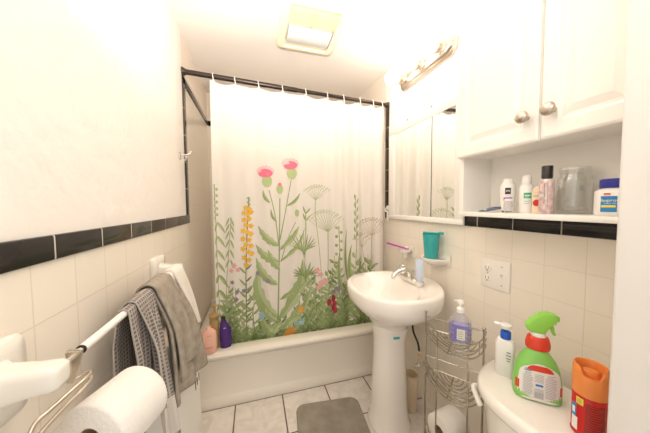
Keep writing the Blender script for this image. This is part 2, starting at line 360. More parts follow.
PRINT_LEAVES= [((0.165,1.072),(0.141,0.996),0.016,'sage',0),((0.165,1.072),(0.208,0.999),0.018,'sage',0),((0.163,0.989),(0.139,0.912),0.016,'sage',0),((0.163,0.989),(0.205,0.914),0.018,'sage',0),((0.161,0.905),(0.137,0.828),0.016,'sage',0),((0.161,0.905),(0.203,0.829),0.018,'sage',0),((0.159,0.832),(0.135,0.755),0.016,'sage',0),((0.159,0.832),(0.201,0.756),0.018,'sage',0),((0.168,0.752),(0.216,0.662),0.02,'leaf',0),((0.168,0.752),(0.138,0.682),0.018,'leaf',0),((0.165,0.661),(0.214,0.569),0.02,'leaf',0),((0.165,0.661),(0.136,0.591),0.018,'leaf',0),((0.163,0.569),(0.212,0.476),0.02,'leaf',0),((0.163,0.569),(0.133,0.499),0.018,'leaf',0),((0.238,1.095),(0.259,1.039),0.013,'sage',0),((0.232,1.095),(0.209,1.041),0.012,'sage',0),((0.237,1.058),(0.259,1.003),0.013,'sage',0),((0.231,1.058),(0.208,1.005),0.012,'sage',0),((0.236,1.016),(0.257,0.96),0.013,'sage',0),((0.23,1.016),(0.207,0.963),0.012,'sage',0),((0.235,0.961),(0.256,0.905),0.013,'sage',0),((0.229,0.961),(0.205,0.908),0.012,'sage',0),((0.233,0.9),(0.255,0.844),0.013,'sage',0),((0.228,0.901),(0.204,0.847),0.012,'sage',0),((0.232,0.839),(0.253,0.782),0.013,'sage',0),((0.226,0.84),(0.202,0.786),0.012,'sage',0),((0.323,0.77),(0.359,0.805),0.012,'stem',0),((0.322,0.745),(0.282,0.792),0.013,'leaf',0),((0.321,0.695),(0.358,0.729),0.012,'stem',0),((0.321,0.67),(0.281,0.717),0.013,'leaf',0),((0.32,0.619),(0.356,0.653),0.012,'stem',0),((0.319,0.594),(0.279,0.643),0.013,'leaf',0),((0.318,0.543),(0.354,0.577),0.012,'stem',0),((0.317,0.518),(0.277,0.567),0.013,'leaf',0),((0.316,0.467),(0.353,0.501),0.012,'stem',0),((0.316,0.442),(0.276,0.492),0.013,'leaf',0),((0.475,1.184),(0.434,1.265),0.022,'leaf',0.2),((0.517,1.063),(0.481,1.146),0.018,'leaf',0.2),((0.582,1.164),(0.667,1.248),0.02,'leaf',-0.2),((0.527,0.909),(0.4,1.041),0.05,'thistle',0.15),((0.525,0.805),(0.385,0.923),0.055,'thistle',0.2),((0.533,0.882),(0.658,1.033),0.04,'thistle',-0.15),((0.532,0.805),(0.697,1.019),0.03,'thistle',-0.2),((0.516,0.656),(0.384,0.841),0.06,'thistle',0.2),((0.513,0.44),(0.395,0.777),0.085,'thistle',0.25),((0.513,0.413),(0.38,0.625),0.06,'thistle',0.2),((0.519,0.425),(0.682,0.82),0.085,'thistle',-0.2),((0.528,0.557),(0.736,0.79),0.06,'thistle',-0.3),((0.518,0.359),(0.658,0.541),0.06,'thistle',-0.3),((0.498,0.329),(0.413,0.454),0.06,'thistle',0.2),((0.511,0.294),(0.657,0.392),0.05,'thistle',-0.2),((0.531,0.753),(0.458,0.887),0.05,'thistle',0.1),((0.537,0.356),(0.741,0.634),0.06,'thistle',-0.2),((0.447,0.304),(0.538,0.409),0.07,'thistle',0.1),((0.705,1.111),(0.686,1.163),0.012,'leaf',0),((0.705,1.111),(0.739,1.15),0.012,'leaf',0),((0.705,1.064),(0.685,1.117),0.012,'leaf',0),((0.705,1.064),(0.739,1.103),0.012,'leaf',0),((0.689,0.87),(0.604,0.907),0.011,'leaf',0),((0.701,0.719),(0.616,0.7),0.012,'leaf',0),((0.689,0.86),(0.606,0.932),0.011,'sage',0),((0.701,0.705),(0.615,0.726),0.012,'deep',0),((0.689,0.85),(0.617,0.954),0.011,'leaf',0),((0.701,0.692),(0.625,0.749),0.012,'leaf',0),((0.689,0.84),(0.636,0.97),0.011,'sage',0),((0.7,0.678),(0.644,0.767),0.012,'deep',0),((0.689,0.83),(0.661,0.979),0.011,'leaf',0),((0.7,0.665),(0.671,0.777),0.012,'leaf',0),((0.689,0.82),(0.69,0.979),0.011,'sage',0),((0.7,0.651),(0.702,0.779),0.012,'deep',0),((0.689,0.83),(0.719,0.977),0.011,'leaf',0),((0.7,0.665),(0.733,0.772),0.012,'leaf',0),((0.689,0.84),(0.745,0.965),0.011,'sage',0),((0.7,0.678),(0.76,0.757),0.012,'deep',0),((0.689,0.85),(0.765,0.947),0.011,'leaf',0),((0.701,0.692),(0.78,0.736),0.012,'leaf',0),((0.689,0.86),(0.776,0.923),0.011,'sage',0),((0.701,0.705),(0.789,0.711),0.012,'deep',0),((0.689,0.87),(0.777,0.898),0.011,'leaf',0),((0.701,0.719),(0.787,0.684),0.012,'leaf',0),((1.051,1.202),(1.046,1.243),0.009,'leaf',0),((1.063,1.174),(1.073,1.216),0.009,'leaf',0),((1.051,1.146),(1.046,1.188),0.009,'leaf',0),((1.063,1.118),(1.073,1.16),0.009,'leaf',0),((1.051,1.091),(1.045,1.132),0.009,'leaf',0),((1.063,1.062),(1.073,1.104),0.009,'leaf',0),((1.051,1.035),(1.045,1.077),0.009,'leaf',0),((1.063,1.006),(1.073,1.048),0.009,'leaf',0),((1.051,0.979),(1.045,1.021),0.009,'leaf',0),((1.063,0.95),(1.073,0.992),0.009,'leaf',0),((1.05,0.922),(1.045,0.965),0.009,'leaf',0),((1.029,0.569),(1.0,0.994),0.022,'leaf',0.1),((1.045,0.567),(1.03,0.888),0.022,'leaf',0.1),((1.091,0.49),(1.106,0.813),0.022,'leaf',0.1),((0.977,0.503),(0.941,0.858),0.022,'leaf',0.1)]
PRINT_BLOBS= [((0.15,1.285),0.008,'sage',1.5),((0.166,1.267),0.008,'sage',1.5),((0.15,1.248),0.008,'sage',1.5),((0.166,1.229),0.008,'sage',1.5),((0.15,1.21),0.008,'sage',1.5),((0.166,1.191),0.008,'sage',1.5),((0.15,1.172),0.008,'sage',1.5),((0.166,1.153),0.008,'sage',1.5),((0.15,1.134),0.008,'sage',1.5),((0.166,1.115),0.008,'sage',1.5),((0.15,1.096),0.008,'sage',1.5),((0.342,1.215),0.007,'sage',1.2),((0.353,1.202),0.007,'sage',1.2),((0.341,1.188),0.007,'sage',1.2),((0.353,1.175),0.007,'sage',1.2),((0.341,1.161),0.007,'sage',1.2),((0.331,1.154),0.015,'yellow',-5),((0.349,1.148),0.015,'yellow',-5),((0.319,1.123),0.015,'yellow',-5),((0.342,1.117),0.015,'yellow',-5),((0.36,1.129),0.015,'yellow',-5),((0.318,1.08),0.015,'yellow',-5),((0.347,1.086),0.015,'yellow',-5),((0.329,1.049),0.015,'yellow',-5),((0.358,1.042),0.015,'yellow',-5),((0.311,1.013),0.015,'yellow',-5),((0.334,1.006),0.015,'yellow',-5),((0.357,0.993),0.015,'yellow',-5),((0.309,0.964),0.015,'yellow',-5),((0.345,0.956),0.015,'yellow',-5),((0.326,0.926),0.015,'yellow',-5),((0.356,0.918),0.015,'yellow',-5),((0.308,0.902),0.015,'yellow',-5),((0.337,0.882),0.015,'yellow',-5),((0.36,0.868),0.015,'yellow',-5),((0.313,0.846),0.015,'yellow',-5),((0.342,0.831),0.015,'yellow',-5),((0.324,0.801),0.015,'yellow',-5),((0.46,1.321),0.031,'bulb',1.25),((0.452,1.383),0.052,'palepink',-20),((0.451,1.37),0.044,'pink',0.62),((0.617,1.375),0.031,'bulb',1.25),((0.608,1.438),0.052,'palepink',-20),((0.608,1.426),0.044,'pink',0.62),((0.539,1.272),0.021,'bulb',1.5),((0.539,1.301),0.012,'pink',0.9),((0.646,1.118),0.014,'bulb',1.7),((0.695,1.261),0.006,'sagef',0.8),((0.704,1.269),0.006,'sagef',0.8),((0.714,1.277),0.006,'sagef',0.8),((0.723,1.261),0.006,'sagef',0.8),((0.732,1.269),0.006,'sagef',0.8),((0.712,1.272),0.006,'sagef',0.8),((0.721,1.28),0.006,'sagef',0.8),((0.731,1.288),0.006,'sagef',0.8),((0.74,1.273),0.006,'sagef',0.8),((0.749,1.281),0.006,'sagef',0.8),((0.728,1.281),0.006,'sagef',0.8),((0.738,1.289),0.006,'sagef',0.8),((0.747,1.297),0.006,'sagef',0.8),((0.757,1.281),0.006,'sagef',0.8),((0.766,1.289),0.006,'sagef',0.8),((0.745,1.286),0.006,'sagef',0.8),((0.755,1.294),0.006,'sagef',0.8),((0.764,1.302),0.006,'sagef',0.8),((0.774,1.286),0.006,'sagef',0.8),((0.783,1.294),0.006,'sagef',0.8),((0.762,1.288),0.006,'sagef',0.8),((0.772,1.296),0.006,'sagef',0.8),((0.781,1.304),0.006,'sagef',0.8),((0.791,1.288),0.006,'sagef',0.8),((0.801,1.296),0.006,'sagef',0.8),((0.779,1.286),0.006,'sagef',0.8),((0.789,1.294),0.006,'sagef',0.8),((0.799,1.302),0.006,'sagef',0.8),((0.808,1.287),0.006,'sagef',0.8),((0.818,1.295),0.006,'sagef',0.8),((0.796,1.282),0.006,'sagef',0.8),((0.806,1.29),0.006,'sagef',0.8),((0.816,1.298),0.006,'sagef',0.8),((0.825,1.282),0.006,'sagef',0.8),((0.835,1.29),0.006,'sagef',0.8),((0.813,1.274),0.006,'sagef',0.8),((0.823,1.282),0.006,'sagef',0.8),((0.833,1.29),0.006,'sagef',0.8),((0.843,1.274),0.006,'sagef',0.8),((0.853,1.282),0.006,'sagef',0.8),((0.831,1.262),0.006,'sagef',0.8),((0.841,1.27),0.006,'sagef',0.8),((0.85,1.278),0.006,'sagef',0.8),((0.86,1.262),0.006,'sagef',0.8),((0.87,1.271),0.006,'sagef',0.8),((0.706,1.071),0.006,'sagef',0.8),((0.716,1.079),0.006,'sagef',0.8),((0.725,1.086),0.006,'sagef',0.8),((0.734,1.07),0.006,'sagef',0.8),((0.744,1.078),0.006,'sagef',0.8),((0.726,1.088),0.006,'sagef',0.8),((0.735,1.096),0.006,'sagef',0.8),((0.745,1.104),0.006,'sagef',0.8),((0.754,1.087),0.006,'sagef',0.8),((0.764,1.095),0.006,'sagef',0.8),((0.746,1.102),0.006,'sagef',0.8),((0.755,1.109),0.006,'sagef',0.8),((0.765,1.117),0.006,'sagef',0.8),((0.774,1.101),0.006,'sagef',0.8),((0.784,1.109),0.006,'sagef',0.8),((0.766,1.112),0.006,'sagef',0.8),((0.775,1.12),0.006,'sagef',0.8),((0.785,1.127),0.006,'sagef',0.8),((0.794,1.111),0.006,'sagef',0.8),((0.804,1.119),0.006,'sagef',0.8),((0.786,1.118),0.006,'sagef',0.8),((0.795,1.126),0.006,'sagef',0.8),((0.805,1.134),0.006,'sagef',0.8),((0.815,1.118),0.006,'sagef',0.8),((0.824,1.126),0.006,'sagef',0.8),((0.806,1.122),0.006,'sagef',0.8),((0.815,1.13),0.006,'sagef',0.8),((0.825,1.137),0.006,'sagef',0.8),((0.835,1.121),0.006,'sagef',0.8),((0.845,1.129),0.006,'sagef',0.8),((0.826,1.121),0.006,'sagef',0.8),((0.836,1.129),0.006,'sagef',0.8),((0.846,1.137),0.006,'sagef',0.8),((0.855,1.121),0.006,'sagef',0.8),((0.865,1.129),0.006,'sagef',0.8),((0.846,1.118),0.006,'sagef',0.8),((0.856,1.125),0.006,'sagef',0.8),((0.866,1.133),0.006,'sagef',0.8),((0.876,1.117),0.006,'sagef',0.8),((0.886,1.125),0.006,'sagef',0.8),((0.867,1.11),0.006,'sagef',0.8),((0.877,1.118),0.006,'sagef',0.8),((0.887,1.126),0.006,'sagef',0.8),((0.897,1.11),0.006,'sagef',0.8),((0.907,1.118),0.006,'sagef',0.8),((0.887,1.099),0.006,'sagef',0.8),((0.897,1.107),0.006,'sagef',0.8),((0.907,1.115),0.006,'sagef',0.8),((0.917,1.098),0.006,'sagef',0.8),((0.927,1.106),0.006,'sagef',0.8),((0.908,1.084),0.006,'sagef',0.8),((0.918,1.092),0.006,'sagef',0.8),((0.928,1.1),0.006,'sagef',0.8),((0.938,1.083),0.006,'sagef',0.8),((0.948,1.091),0.006,'sagef',0.8),((0.929,1.066),0.006,'sagef',0.8),((0.939,1.074),0.006,'sagef',0.8),((0.949,1.082),0.006,'sagef',0.8),((0.959,1.065),0.006,'sagef',0.8),((0.97,1.073),0.006,'sagef',0.8),((1.062,1.017),0.006,'tanf',0.8),((1.073,1.026),0.006,'tanf',0.8),((1.083,1.034),0.006,'tanf',0.8),((1.094,1.016),0.006,'tanf',0.8),((1.105,1.025),0.006,'tanf',0.8),((1.082,1.033),0.006,'tanf',0.8),((1.092,1.041),0.006,'tanf',0.8),((1.103,1.049),0.006,'tanf',0.8),((1.114,1.032),0.006,'tanf',0.8),((1.125,1.04),0.006,'tanf',0.8),((1.102,1.045),0.006,'tanf',0.8),((1.112,1.053),0.006,'tanf',0.8),((1.123,1.062),0.006,'tanf',0.8),((1.134,1.044),0.006,'tanf',0.8),((1.145,1.052),0.006,'tanf',0.8),((1.122,1.054),0.006,'tanf',0.8),((1.132,1.062),0.006,'tanf',0.8),((1.143,1.07),0.006,'tanf',0.8),((1.154,1.053),0.006,'tanf',0.8),((1.165,1.061),0.006,'tanf',0.8),((1.142,1.059),0.006,'tanf',0.8),((1.153,1.067),0.006,'tanf',0.8),((1.163,1.075),0.006,'tanf',0.8),((1.174,1.058),0.006,'tanf',0.8),((1.185,1.066),0.006,'tanf',0.8),((1.162,1.06),0.006,'tanf',0.8),((1.173,1.068),0.006,'tanf',0.8),((1.184,1.076),0.006,'tanf',0.8),((1.195,1.059),0.006,'tanf',0.8),((1.206,1.067),0.006,'tanf',0.8),((1.182,1.058),0.006,'tanf',0.8),((1.193,1.066),0.006,'tanf',0.8),((1.204,1.074),0.006,'tanf',0.8),((1.216,1.057),0.006,'tanf',0.8),((1.227,1.065),0.006,'tanf',0.8),((1.203,1.052),0.006,'tanf',0.8),((1.214,1.06),0.006,'tanf',0.8),((1.225,1.068),0.006,'tanf',0.8),((1.236,1.051),0.006,'tanf',0.8),((1.247,1.059),0.006,'tanf',0.8),((1.224,1.042),0.006,'tanf',0.8),((1.235,1.05),0.006,'tanf',0.8),((1.246,1.059),0.006,'tanf',0.8),((1.257,1.041),0.006,'tanf',0.8),((1.268,1.049),0.006,'tanf',0.8),((1.244,1.028),0.006,'tanf',0.8),((1.256,1.037),0.006,'tanf',0.8),((1.267,1.045),0.006,'tanf',0.8),((1.278,1.027),0.006,'tanf',0.8),((1.29,1.036),0.006,'tanf',0.8),((1.265,1.011),0.006,'tanf',0.8),((1.277,1.019),0.006,'tanf',0.8),((1.288,1.028),0.006,'tanf',0.8),((1.3,1.01),0.006,'tanf',0.8),((1.311,1.018),0.006,'tanf',0.8),((1.039,0.93),0.006,'tanf',0.8),((1.05,0.938),0.006,'tanf',0.8),((1.06,0.946),0.006,'tanf',0.8),((1.071,0.928),0.006,'tanf',0.8),((1.082,0.936),0.006,'tanf',0.8),((1.057,0.947),0.006,'tanf',0.8),((1.068,0.955),0.006,'tanf',0.8),((1.079,0.963),0.006,'tanf',0.8),((1.089,0.946),0.006,'tanf',0.8),((1.1,0.954),0.006,'tanf',0.8),((1.076,0.955),0.006,'tanf',0.8),((1.086,0.963),0.006,'tanf',0.8),((1.097,0.971),0.006,'tanf',0.8),((1.108,0.954),0.006,'tanf',0.8),((1.119,0.962),0.006,'tanf',0.8),((1.094,0.955),0.006,'tanf',0.8),((1.105,0.963),0.006,'tanf',0.8),((1.115,0.971),0.006,'tanf',0.8),((1.126,0.953),0.006,'tanf',0.8),((1.137,0.961),0.006,'tanf',0.8),((1.112,0.945),0.006,'tanf',0.8),((1.123,0.953),0.006,'tanf',0.8),((1.134,0.961),0.006,'tanf',0.8),((1.145,0.943),0.006,'tanf',0.8),((1.156,0.951),0.006,'tanf',0.8),((1.131,0.926),0.006,'tanf',0.8),((1.142,0.934),0.006,'tanf',0.8),((1.153,0.942),0.006,'tanf',0.8),((1.164,0.924),0.006,'tanf',0.8),((1.175,0.932),0.006,'tanf',0.8),((0.92,1.011),0.012,'sage',1.1),((0.95,0.98),0.012,'leaf',1.1),((0.92,0.951),0.012,'leaf',1.1),((0.95,0.919),0.012,'sage',1.1),((0.919,0.89),0.012,'leaf',1.1),((0.95,0.858),0.012,'leaf',1.1),((0.919,0.829),0.012,'sage',1.1),((0.949,0.796),0.012,'leaf',1.1),((0.919,0.768),0.012,'leaf',1.1),((0.254,0.801),0.015,'rose',-5),((0.276,0.774),0.014,'rose',-5),((0.236,0.771),0.013,'rose',-5),((0.783,0.725),0.02,'rose',-5),((0.804,0.696),0.017,'rose',-5),((0.81,0.634),0.022,'rose',-5),((0.839,0.651),0.018,'rose',-5),((0.789,0.608),0.017,'rose',-5),((0.26,0.588),0.015,'violet',-5),((0.267,0.638),0.012,'violet',-5),((0.394,0.739),0.015,'violet',-5),((0.454,0.688),0.015,'violet',-5),((0.308,0.639),0.013,'violet',-5),((0.24,0.697),0.012,'violet',-5),((0.932,0.586),0.02,'violet',-5),((0.962,0.555),0.015,'violet',-5),((0.903,0.568),0.014,'violet',-5),((0.413,0.46),0.022,'blue',-5),((0.67,0.397),0.02,'blue',-5),((0.636,0.382),0.013,'blue',-5),((0.896,0.52),0.016,'red',1.5),((0.859,0.503),0.016,'red',1.5),((0.903,0.477),0.016,'red',1.5),((0.91,0.434),0.016,'red',1.5),((0.895,0.457),0.016,'red',1.5),((0.664,0.479),0.022,'orange',-9),((0.596,0.327),0.033,'orange',-7),((0.569,0.311),0.025,'orange',-7),((0.368,0.337),0.02,'deep',1.2)]
# ------------------------------------------------------------------ the room
YH=-1.34
b=NB(); box(b,(-.10,YH-.9,-.06),(W+.10,YB+.10,0)); struct('floor',b,'floor')
b=NB(); box(b,(-.10,YH,CEIL),(W+.10,YB+.10,CEIL+.08)); struct('ceiling',b,'ceiling')
# left wall: painted above, tiled below and inside the tub alcove
b=NB()
box(b,(-.10,YF,H1-.004),(0,YA-.05,CEIL),mi=0); box(b,(-.10,YF,0),(0,YA-.05,H1-.004),mi=1)
box(b,(-.10,YA-.05,0),(0,YB,ALC),mi=1); box(b,(-.10,YA-.05,ALC),(0,YB,CEIL),mi=2)
struct('wall_left',b,['plaster','tile_left','alcoveupper'])
b=NB()
box(b,(W,YF,H1-.004),(W+.10,YA,CEIL),mi=0); box(b,(W,YF,0),(W+.10,YA,H1-.004),mi=1); box(b,(W,YA,0),(W+.10,YB,ALC),mi=1); box(b,(W,YA,ALC),(W+.10,YB,CEIL),mi=2)
struct('wall_right',b,['plaster','tile_right','alcoveupper'])
b=NB(); box(b,(-.10,YB,0),(W+.10,YB+.10,ALC)); box(b,(-.10,YB,ALC),(W+.10,YB+.10,CEIL),mi=1); struct('wall_back',b,['tile_back','alcoveupper'])
XD=1.034
b=NB(); box(b,(XD,YH,0),(W+.10,YF,CEIL)); box(b,(-.10,YH,0),(.06,YF,CEIL)); box(b,(.06,YH,2.06),(XD,YF,CEIL)); struct('wall_front',b,'plaster')
# door lining on the right jamb and its casing
b=NB(); box(b,(XD-.014,YH-.01,0),(XD,YF+.012,2.06),.006,3); box(b,(XD-.026,YH+.02,0),(XD-.010,YH+.075,2.06),.004,2); struct('trim_1',b,'trimwhite',40)
b=NB(); box(b,(XD-.004,YF,0),(XD+.055,YF+.014,2.10),.004,2); struct('trim_2',b,'trimwhite',40)
# black tile bands
b=NB(); box(b,(-.004,YF,H1-TB),(.007,YA,H1),.003,2); struct('trim_3',b,'black_left',40)
b=NB(); box(b,(-.004,YA-.050,H1+.0005),(.007,YA-.004,1.912),.003,2); struct('trim_4',b,'black_up',40)
b=NB(); box(b,(-.004,YA-.050,1.868),(.007,YB,1.912),.003,2); struct('trim_5',b,'black_left',40)
b=NB(); box(b,(W-.007,YF,H1-TB),(W+.004,YA-.046,H1),.003,2); struct('trim_6',b,'black_right',40)
b=NB(); box(b,(W-.007,YA-.046,H1-TB),(W+.004,YA,1.905),.003,2); struct('trim_7',b,'black_up',40)
b=NB(); box(b,(.008,YB-.007,1.868),(W-.008,YB+.004,1.912),.003,2); struct('trim_8',b,'black_left',40)

# ------------------------------------------------------------------ bathtub
t=thing('bathtub','white enamel bathtub behind the flowered shower curtain','bathtub',(W/2,.4,0))
prof=[(0,0),(-.004,.018),(-.004,.046),(.004,.060),(.008,.072),(.004,.20),(-.004,.285),(-.020,.300),(-.032,.312),(-.036,.324),(-.031,.335),(-.018,.3405),(.0,.3405),(.055,.337),(.072,.330),(.080,.312),(.095,.22),(.125,.12),(.17,.085),(.45,.075),(.70,.085),(.76,.12),(.79,.22),(.805,.312),(.815,.332),(.84,.338),(.895,.338),(.895,0)]
b=NB(); prism(b,prof,'YZ',.003,W-.003); obj('tub_shell',b,'tub',t,35)
for x0,x1 in ((.004,.07),(W-.02,W-.004)):
    b=NB(); box(b,(x0,.06,.10),(x1,.83,.336),.02,3); obj('end_rim',b,'tub',t,35)
b=NB(); lathe(b,[(.028,0),(.028,.004),(.020,.006)],(.30,.45,.079)); obj('drain',b,'chrome',t,35)

# ------------------------------------------------------------------ shower rod, rings and curtain
YR=.122
def rod_z(x): return 1.934-.0372*x
t=thing('shower_rod','dark bronze tension rod running across the top of the tub alcove','curtain rod',(0,YR,rod_z(0)))
b=NB(); tube(b,[(.006,YR,rod_z(0)),(.66,YR,rod_z(.66))],.0145,20); tube(b,[(.66,YR,rod_z(.66)),(W-.006,YR,rod_z(W))],.0120,20); obj('rod',b,'rod',t,40)
b=NB(); lathe(b,[(.024,.001),(.024,.006),(.018,.016),(.016,.022)],(0,YR,rod_z(0)),24,axis='X'); obj('end_flange',b,'rod',t,40)
b=NB(); lathe(b,[(.016,-.022),(.018,-.016),(.022,-.008),(.022,-.001)],(W-.0075,YR,rod_z(W)),24,axis='X'); obj('end_flange',b,'rod',t,40)
def clamp(v,a,b_): return max(a,min(b_,v))
def top_z(x):
    return 1.898-.034*(x-.15)
RX=[.165,.285,.42,.565,.715,.860,.975,1.095,1.195,1.266]
def cfold(x,z):
    k=clamp((1.9-z)/1.6,0,1)
    a=.004+.006*k
    y=a*sin(x*34+.6)+.6*a*sin(x*61+1.7+.6*z)
    g=math.exp(-((x-.99)/.16)**2)
    y+=(.006+.014*(1-.4*k))*g*sin((x-.86)*52+.3*z)
    g2=clamp((x-1.12)/.1,0,1)
    y+=g2*(.008)*sin(x*74+.5)
    return .110+clamp(y,-.017,.03)
def cxz(u,v):
    x=.148+u*(1.284-.148)
    sag=0
    for i in range(len(RX)-1):
        if RX[i]<=x<=RX[i+1]:
            q=(x-RX[i])/(RX[i+1]-RX[i]); sag=.013*sin(PI*q)*(1-.3*(i%2))
    zt=top_z(x)-sag; zb=.262
    x2=x-.004*sin(v*3)*(1-u)
    return x2,zb+(zt-zb)*v
t=thing('shower_curtain','white shower curtain printed with a wildflower meadow, hanging into the tub','shower curtain',(.73,.1,.262))
b=NB()
def cfn(u,v):
    x,z=cxz(u,v); return (x,cfold(x,z),z)
sheet(b,cfn,240,48); o=obj('curtain_cloth',b,'curtain',t,180)
# the printed meadow: thin ink shapes lying on the cloth
def onc(x,z,off): return Vector((clamp(x,.152,1.280),cfold(clamp(x,.152,1.280),z)-off,max(.27,z)))
MN=['sage','leaf','deep','stem','thistle','bulb','pink','palepink','yellow','rose','violet','blueflower','redflower','orangeflower','tan','sagef','tanf','vein','thistle2','leaf2','sage2','deep2']
ALIAS=dict(blue='blueflower',red='redflower',orange='orangeflower')
MI={n:i for i,n in enumerate(MN)}
def mid(n): return MI[ALIAS.get(n,n)]
pb=NB()
lay=[.0016]
def ribbon(pts,w,m,taper=True):
    P=catmull([(p[0],0,p[1]) for p in pts],10)
    off=lay[0]; prev=None
    for i,p in enumerate(P):
        t_=(P[min(i+1,len(P)-1)]-P[max(i-1,0)]).normalized(); nx,nz=-t_.z,t_.x
        ww=w*.5*(1-.45*i/len(P) if taper else 1)
        a_=pb.verts.new(onc(p.x+nx*ww,p.z+nz*ww,off)); c_=pb.verts.new(onc(p.x-nx*ww,p.z-nz*ww,off))
        if prev: pb.faces.new((prev[0],prev[1],c_,a_)).material_index=mid(m)
        prev=(a_,c_)
def pleaf(a,bb,w,m,bend=0,jag=0,vein=True):
    a=Vector((a[0],a[1])); bb=Vector((bb[0],bb[1])); d=bb-a; L=d.length
    if L<1e-4: return
    d/=L; nn=Vector((-d.y,d.x)); N=14 if jag else 9; prev=None; off=lay[0]; mids=[]
    for i in range(N+1):
        s=i/N; wid=w*.5*(sin(PI*min(1,s**.8))**.8)
        if jag: wid*=.76+.32*((i%3)/2)
        c_=a+d*(L*s)+nn*(bend*L*sin(PI*s)*.6); mids.append(c_)
        wl,wr=wid,wid*(.85 if jag else 1)
        if i in(0,N): wl=wr=.0004
        p0=pb.verts.new(onc(c_.x+nn.x*wl,c_.y+nn.y*wl,off)); p1=pb.verts.new(onc(c_.x,c_.y,off+.0001)); m2=m+'2' if m+'2' in MI else m; p2=pb.verts.new(onc(c_.x-nn.x*wr,c_.y-nn.y*wr,off))
        if prev:
            pb.faces.new((prev[0],prev[1],p1,p0)).material_index=mid(m); pb.faces.new((prev[1],prev[2],p2,p1)).material_index=mid(m2)
        prev=(p0,p1,p2)
    if vein:
        lay[0]+=.0005; ribbon([(q.x,q.y) for q in mids[::3]],.0022 if L<.12 else .004,'vein' if m!='thistle' else 'leaf'); lay[0]-=.0005
def pblob(c_,r,m,sy=1):
    off=lay[0]
    n=16; vs=[]
    for i in range(n if sy>0 else 30):
        if sy>0: a=2*PI*i/n; rr=r*(1.0 if m in('pink','bulb','red') else .8); vs.append((c_[0]+rr*cos(a),c_[1]+rr*sy*sin(a)))
        else:
            k=-sy; a=2*PI*i/30; rr=r*1.08*(.62+.42*abs(cos(a*k/2))) if k<15 else r*1.1*(1 if i%2 else .86)
            yy=.62 if k>=15 else 1
            vs.append((c_[0]+rr*cos(a),c_[1]+rr*yy*sin(a)))
    ce=pb.verts.new(onc(c_[0],c_[1],off)); R=[pb.verts.new(onc(p[0],p[1],off)) for p in vs]
    for i in range(len(R)): pb.faces.new((ce,R[i],R[(i+1)%len(R)])).material_index=mid(m)
# soft undergrowth along the hem
def plant(x,z0,h,m,n,lw,ll,lean=0):
    ribbon([(x,z0),(x+lean*.4,z0+h*.5),(x+lean,z0+h)],.005,m)
    for i in range(n):
        s=.15+.82*i/n; px=x+lean*s; pz=z0+h*s; sd=1 if i%2 else -1
        a=random.uniform(.35,1.15); q=ll*(1.15-.6*s)*random.uniform(.8,1.2)
        pleaf((px,pz),(px+sd*q*sin(a),pz+q*cos(a)),lw*random.uniform(.8,1.2),m if random.random()<.7 else random.choice(['leaf','deep','sage']),sd*-.1)
lay[0]=.0014
for i in range(22):
    plant(random.uniform(.70,1.20),.27+random.uniform(0,.06),random.uniform(.28,.56),random.choice(['sage','sage','leaf']),11,.020,.08,random.uniform(-.05,.05))
for i in range(9):
    plant(random.uniform(.20,.36),.27,random.uniform(.22,.42),random.choice(['sage','leaf']),10,.018,.07,random.uniform(-.04,.04))
for i in range(5):
    plant(random.uniform(.38,.62),.27,random.uniform(.10,.24),random.choice(['leaf','deep']),8,.022,.075,random.uniform(-.05,.05))
lay[0]=.0019
for i in range(32):
    plant(random.uniform(.68,1.22),.27+random.uniform(0,.05),random.uniform(.12,.34),random.choice(['leaf','leaf','deep']),9,.020,.075,random.uniform(-.06,.06))
for i in range(6):
    plant(random.uniform(.20,.36),.27,random.uniform(.10,.2),random.choice(['leaf','deep']),8,.020,.065,random.uniform(-.05,.05))
for i in range(26):
    plant(.20+1.02*i/26+random.uniform(-.02,.02),.268,random.uniform(.06,.15),random.choice(['deep','leaf','deep']),8,.024,.06,random.uniform(-.04,.04))
lay[0]=.0024
for p_,w_,m_ in PRINT_STEMS: ribbon(p_,w_,m_)
lay[0]=.0028
for a_,b2,w_,m_,k_ in PRINT_LEAVES:
    lay[0]+=.00002; pleaf(a_,b2,w_,m_,k_,jag=(m_=='thistle'))
lay[0]=.0038
for c_,r_,m_,s_ in PRINT_BLOBS:
    lay[0]+=.000004; q_=.0008 if m_=='pink' else 0; lay[0]+=q_; pblob(c_,r_,m_,s_); lay[0]-=q_
obj('printed_meadow',pb,['p_'+n for n in MN],t,180)
for x in RX: 
    z=top_z(x)-.012; y=cfold(x,z); b=NB()
    lathe(b,[(.0045,-.0015),(.0085,-.0015),(.0085,.0015),(.0045,.0015),(.0045,-.0015)],(x,y-.001,z),16,axis='Y',cap0=False,cap1=False); obj('eyelet',b,'nickel',t,40)
for i,x in enumerate(RX):
    z=rod_z(x); zt=top_z(x)-.012
    o=thing('curtain_ring','thin white ring tying the flowered curtain to the bronze rod','curtain ring',(x,YR,z),'curtain rings along the shower rod') if i==0 else None
    if i==0:
        b=NB(); cz=(z+.018+zt-.006)/2; hh=(z+.018-zt+.006)/2
        tube(b,[(x+.0025*sin(a*2),YR-.004+.0185*sin(a),cz+hh*cos(a)) for a in [2*PI*k/28 for k in range(28)]],.0024,8,True)
        obj('hoop',b,'white',o,60); ring0=o
    else:
        r=ring0.copy(); COL.objects.link(r); r.location=(x,YR,z); ORG[r.name]=Vector((x,YR,z))
        for ch in list(ring0.children):
            c_=ch.copy(); COL.objects.link(c_); c_.parent=r

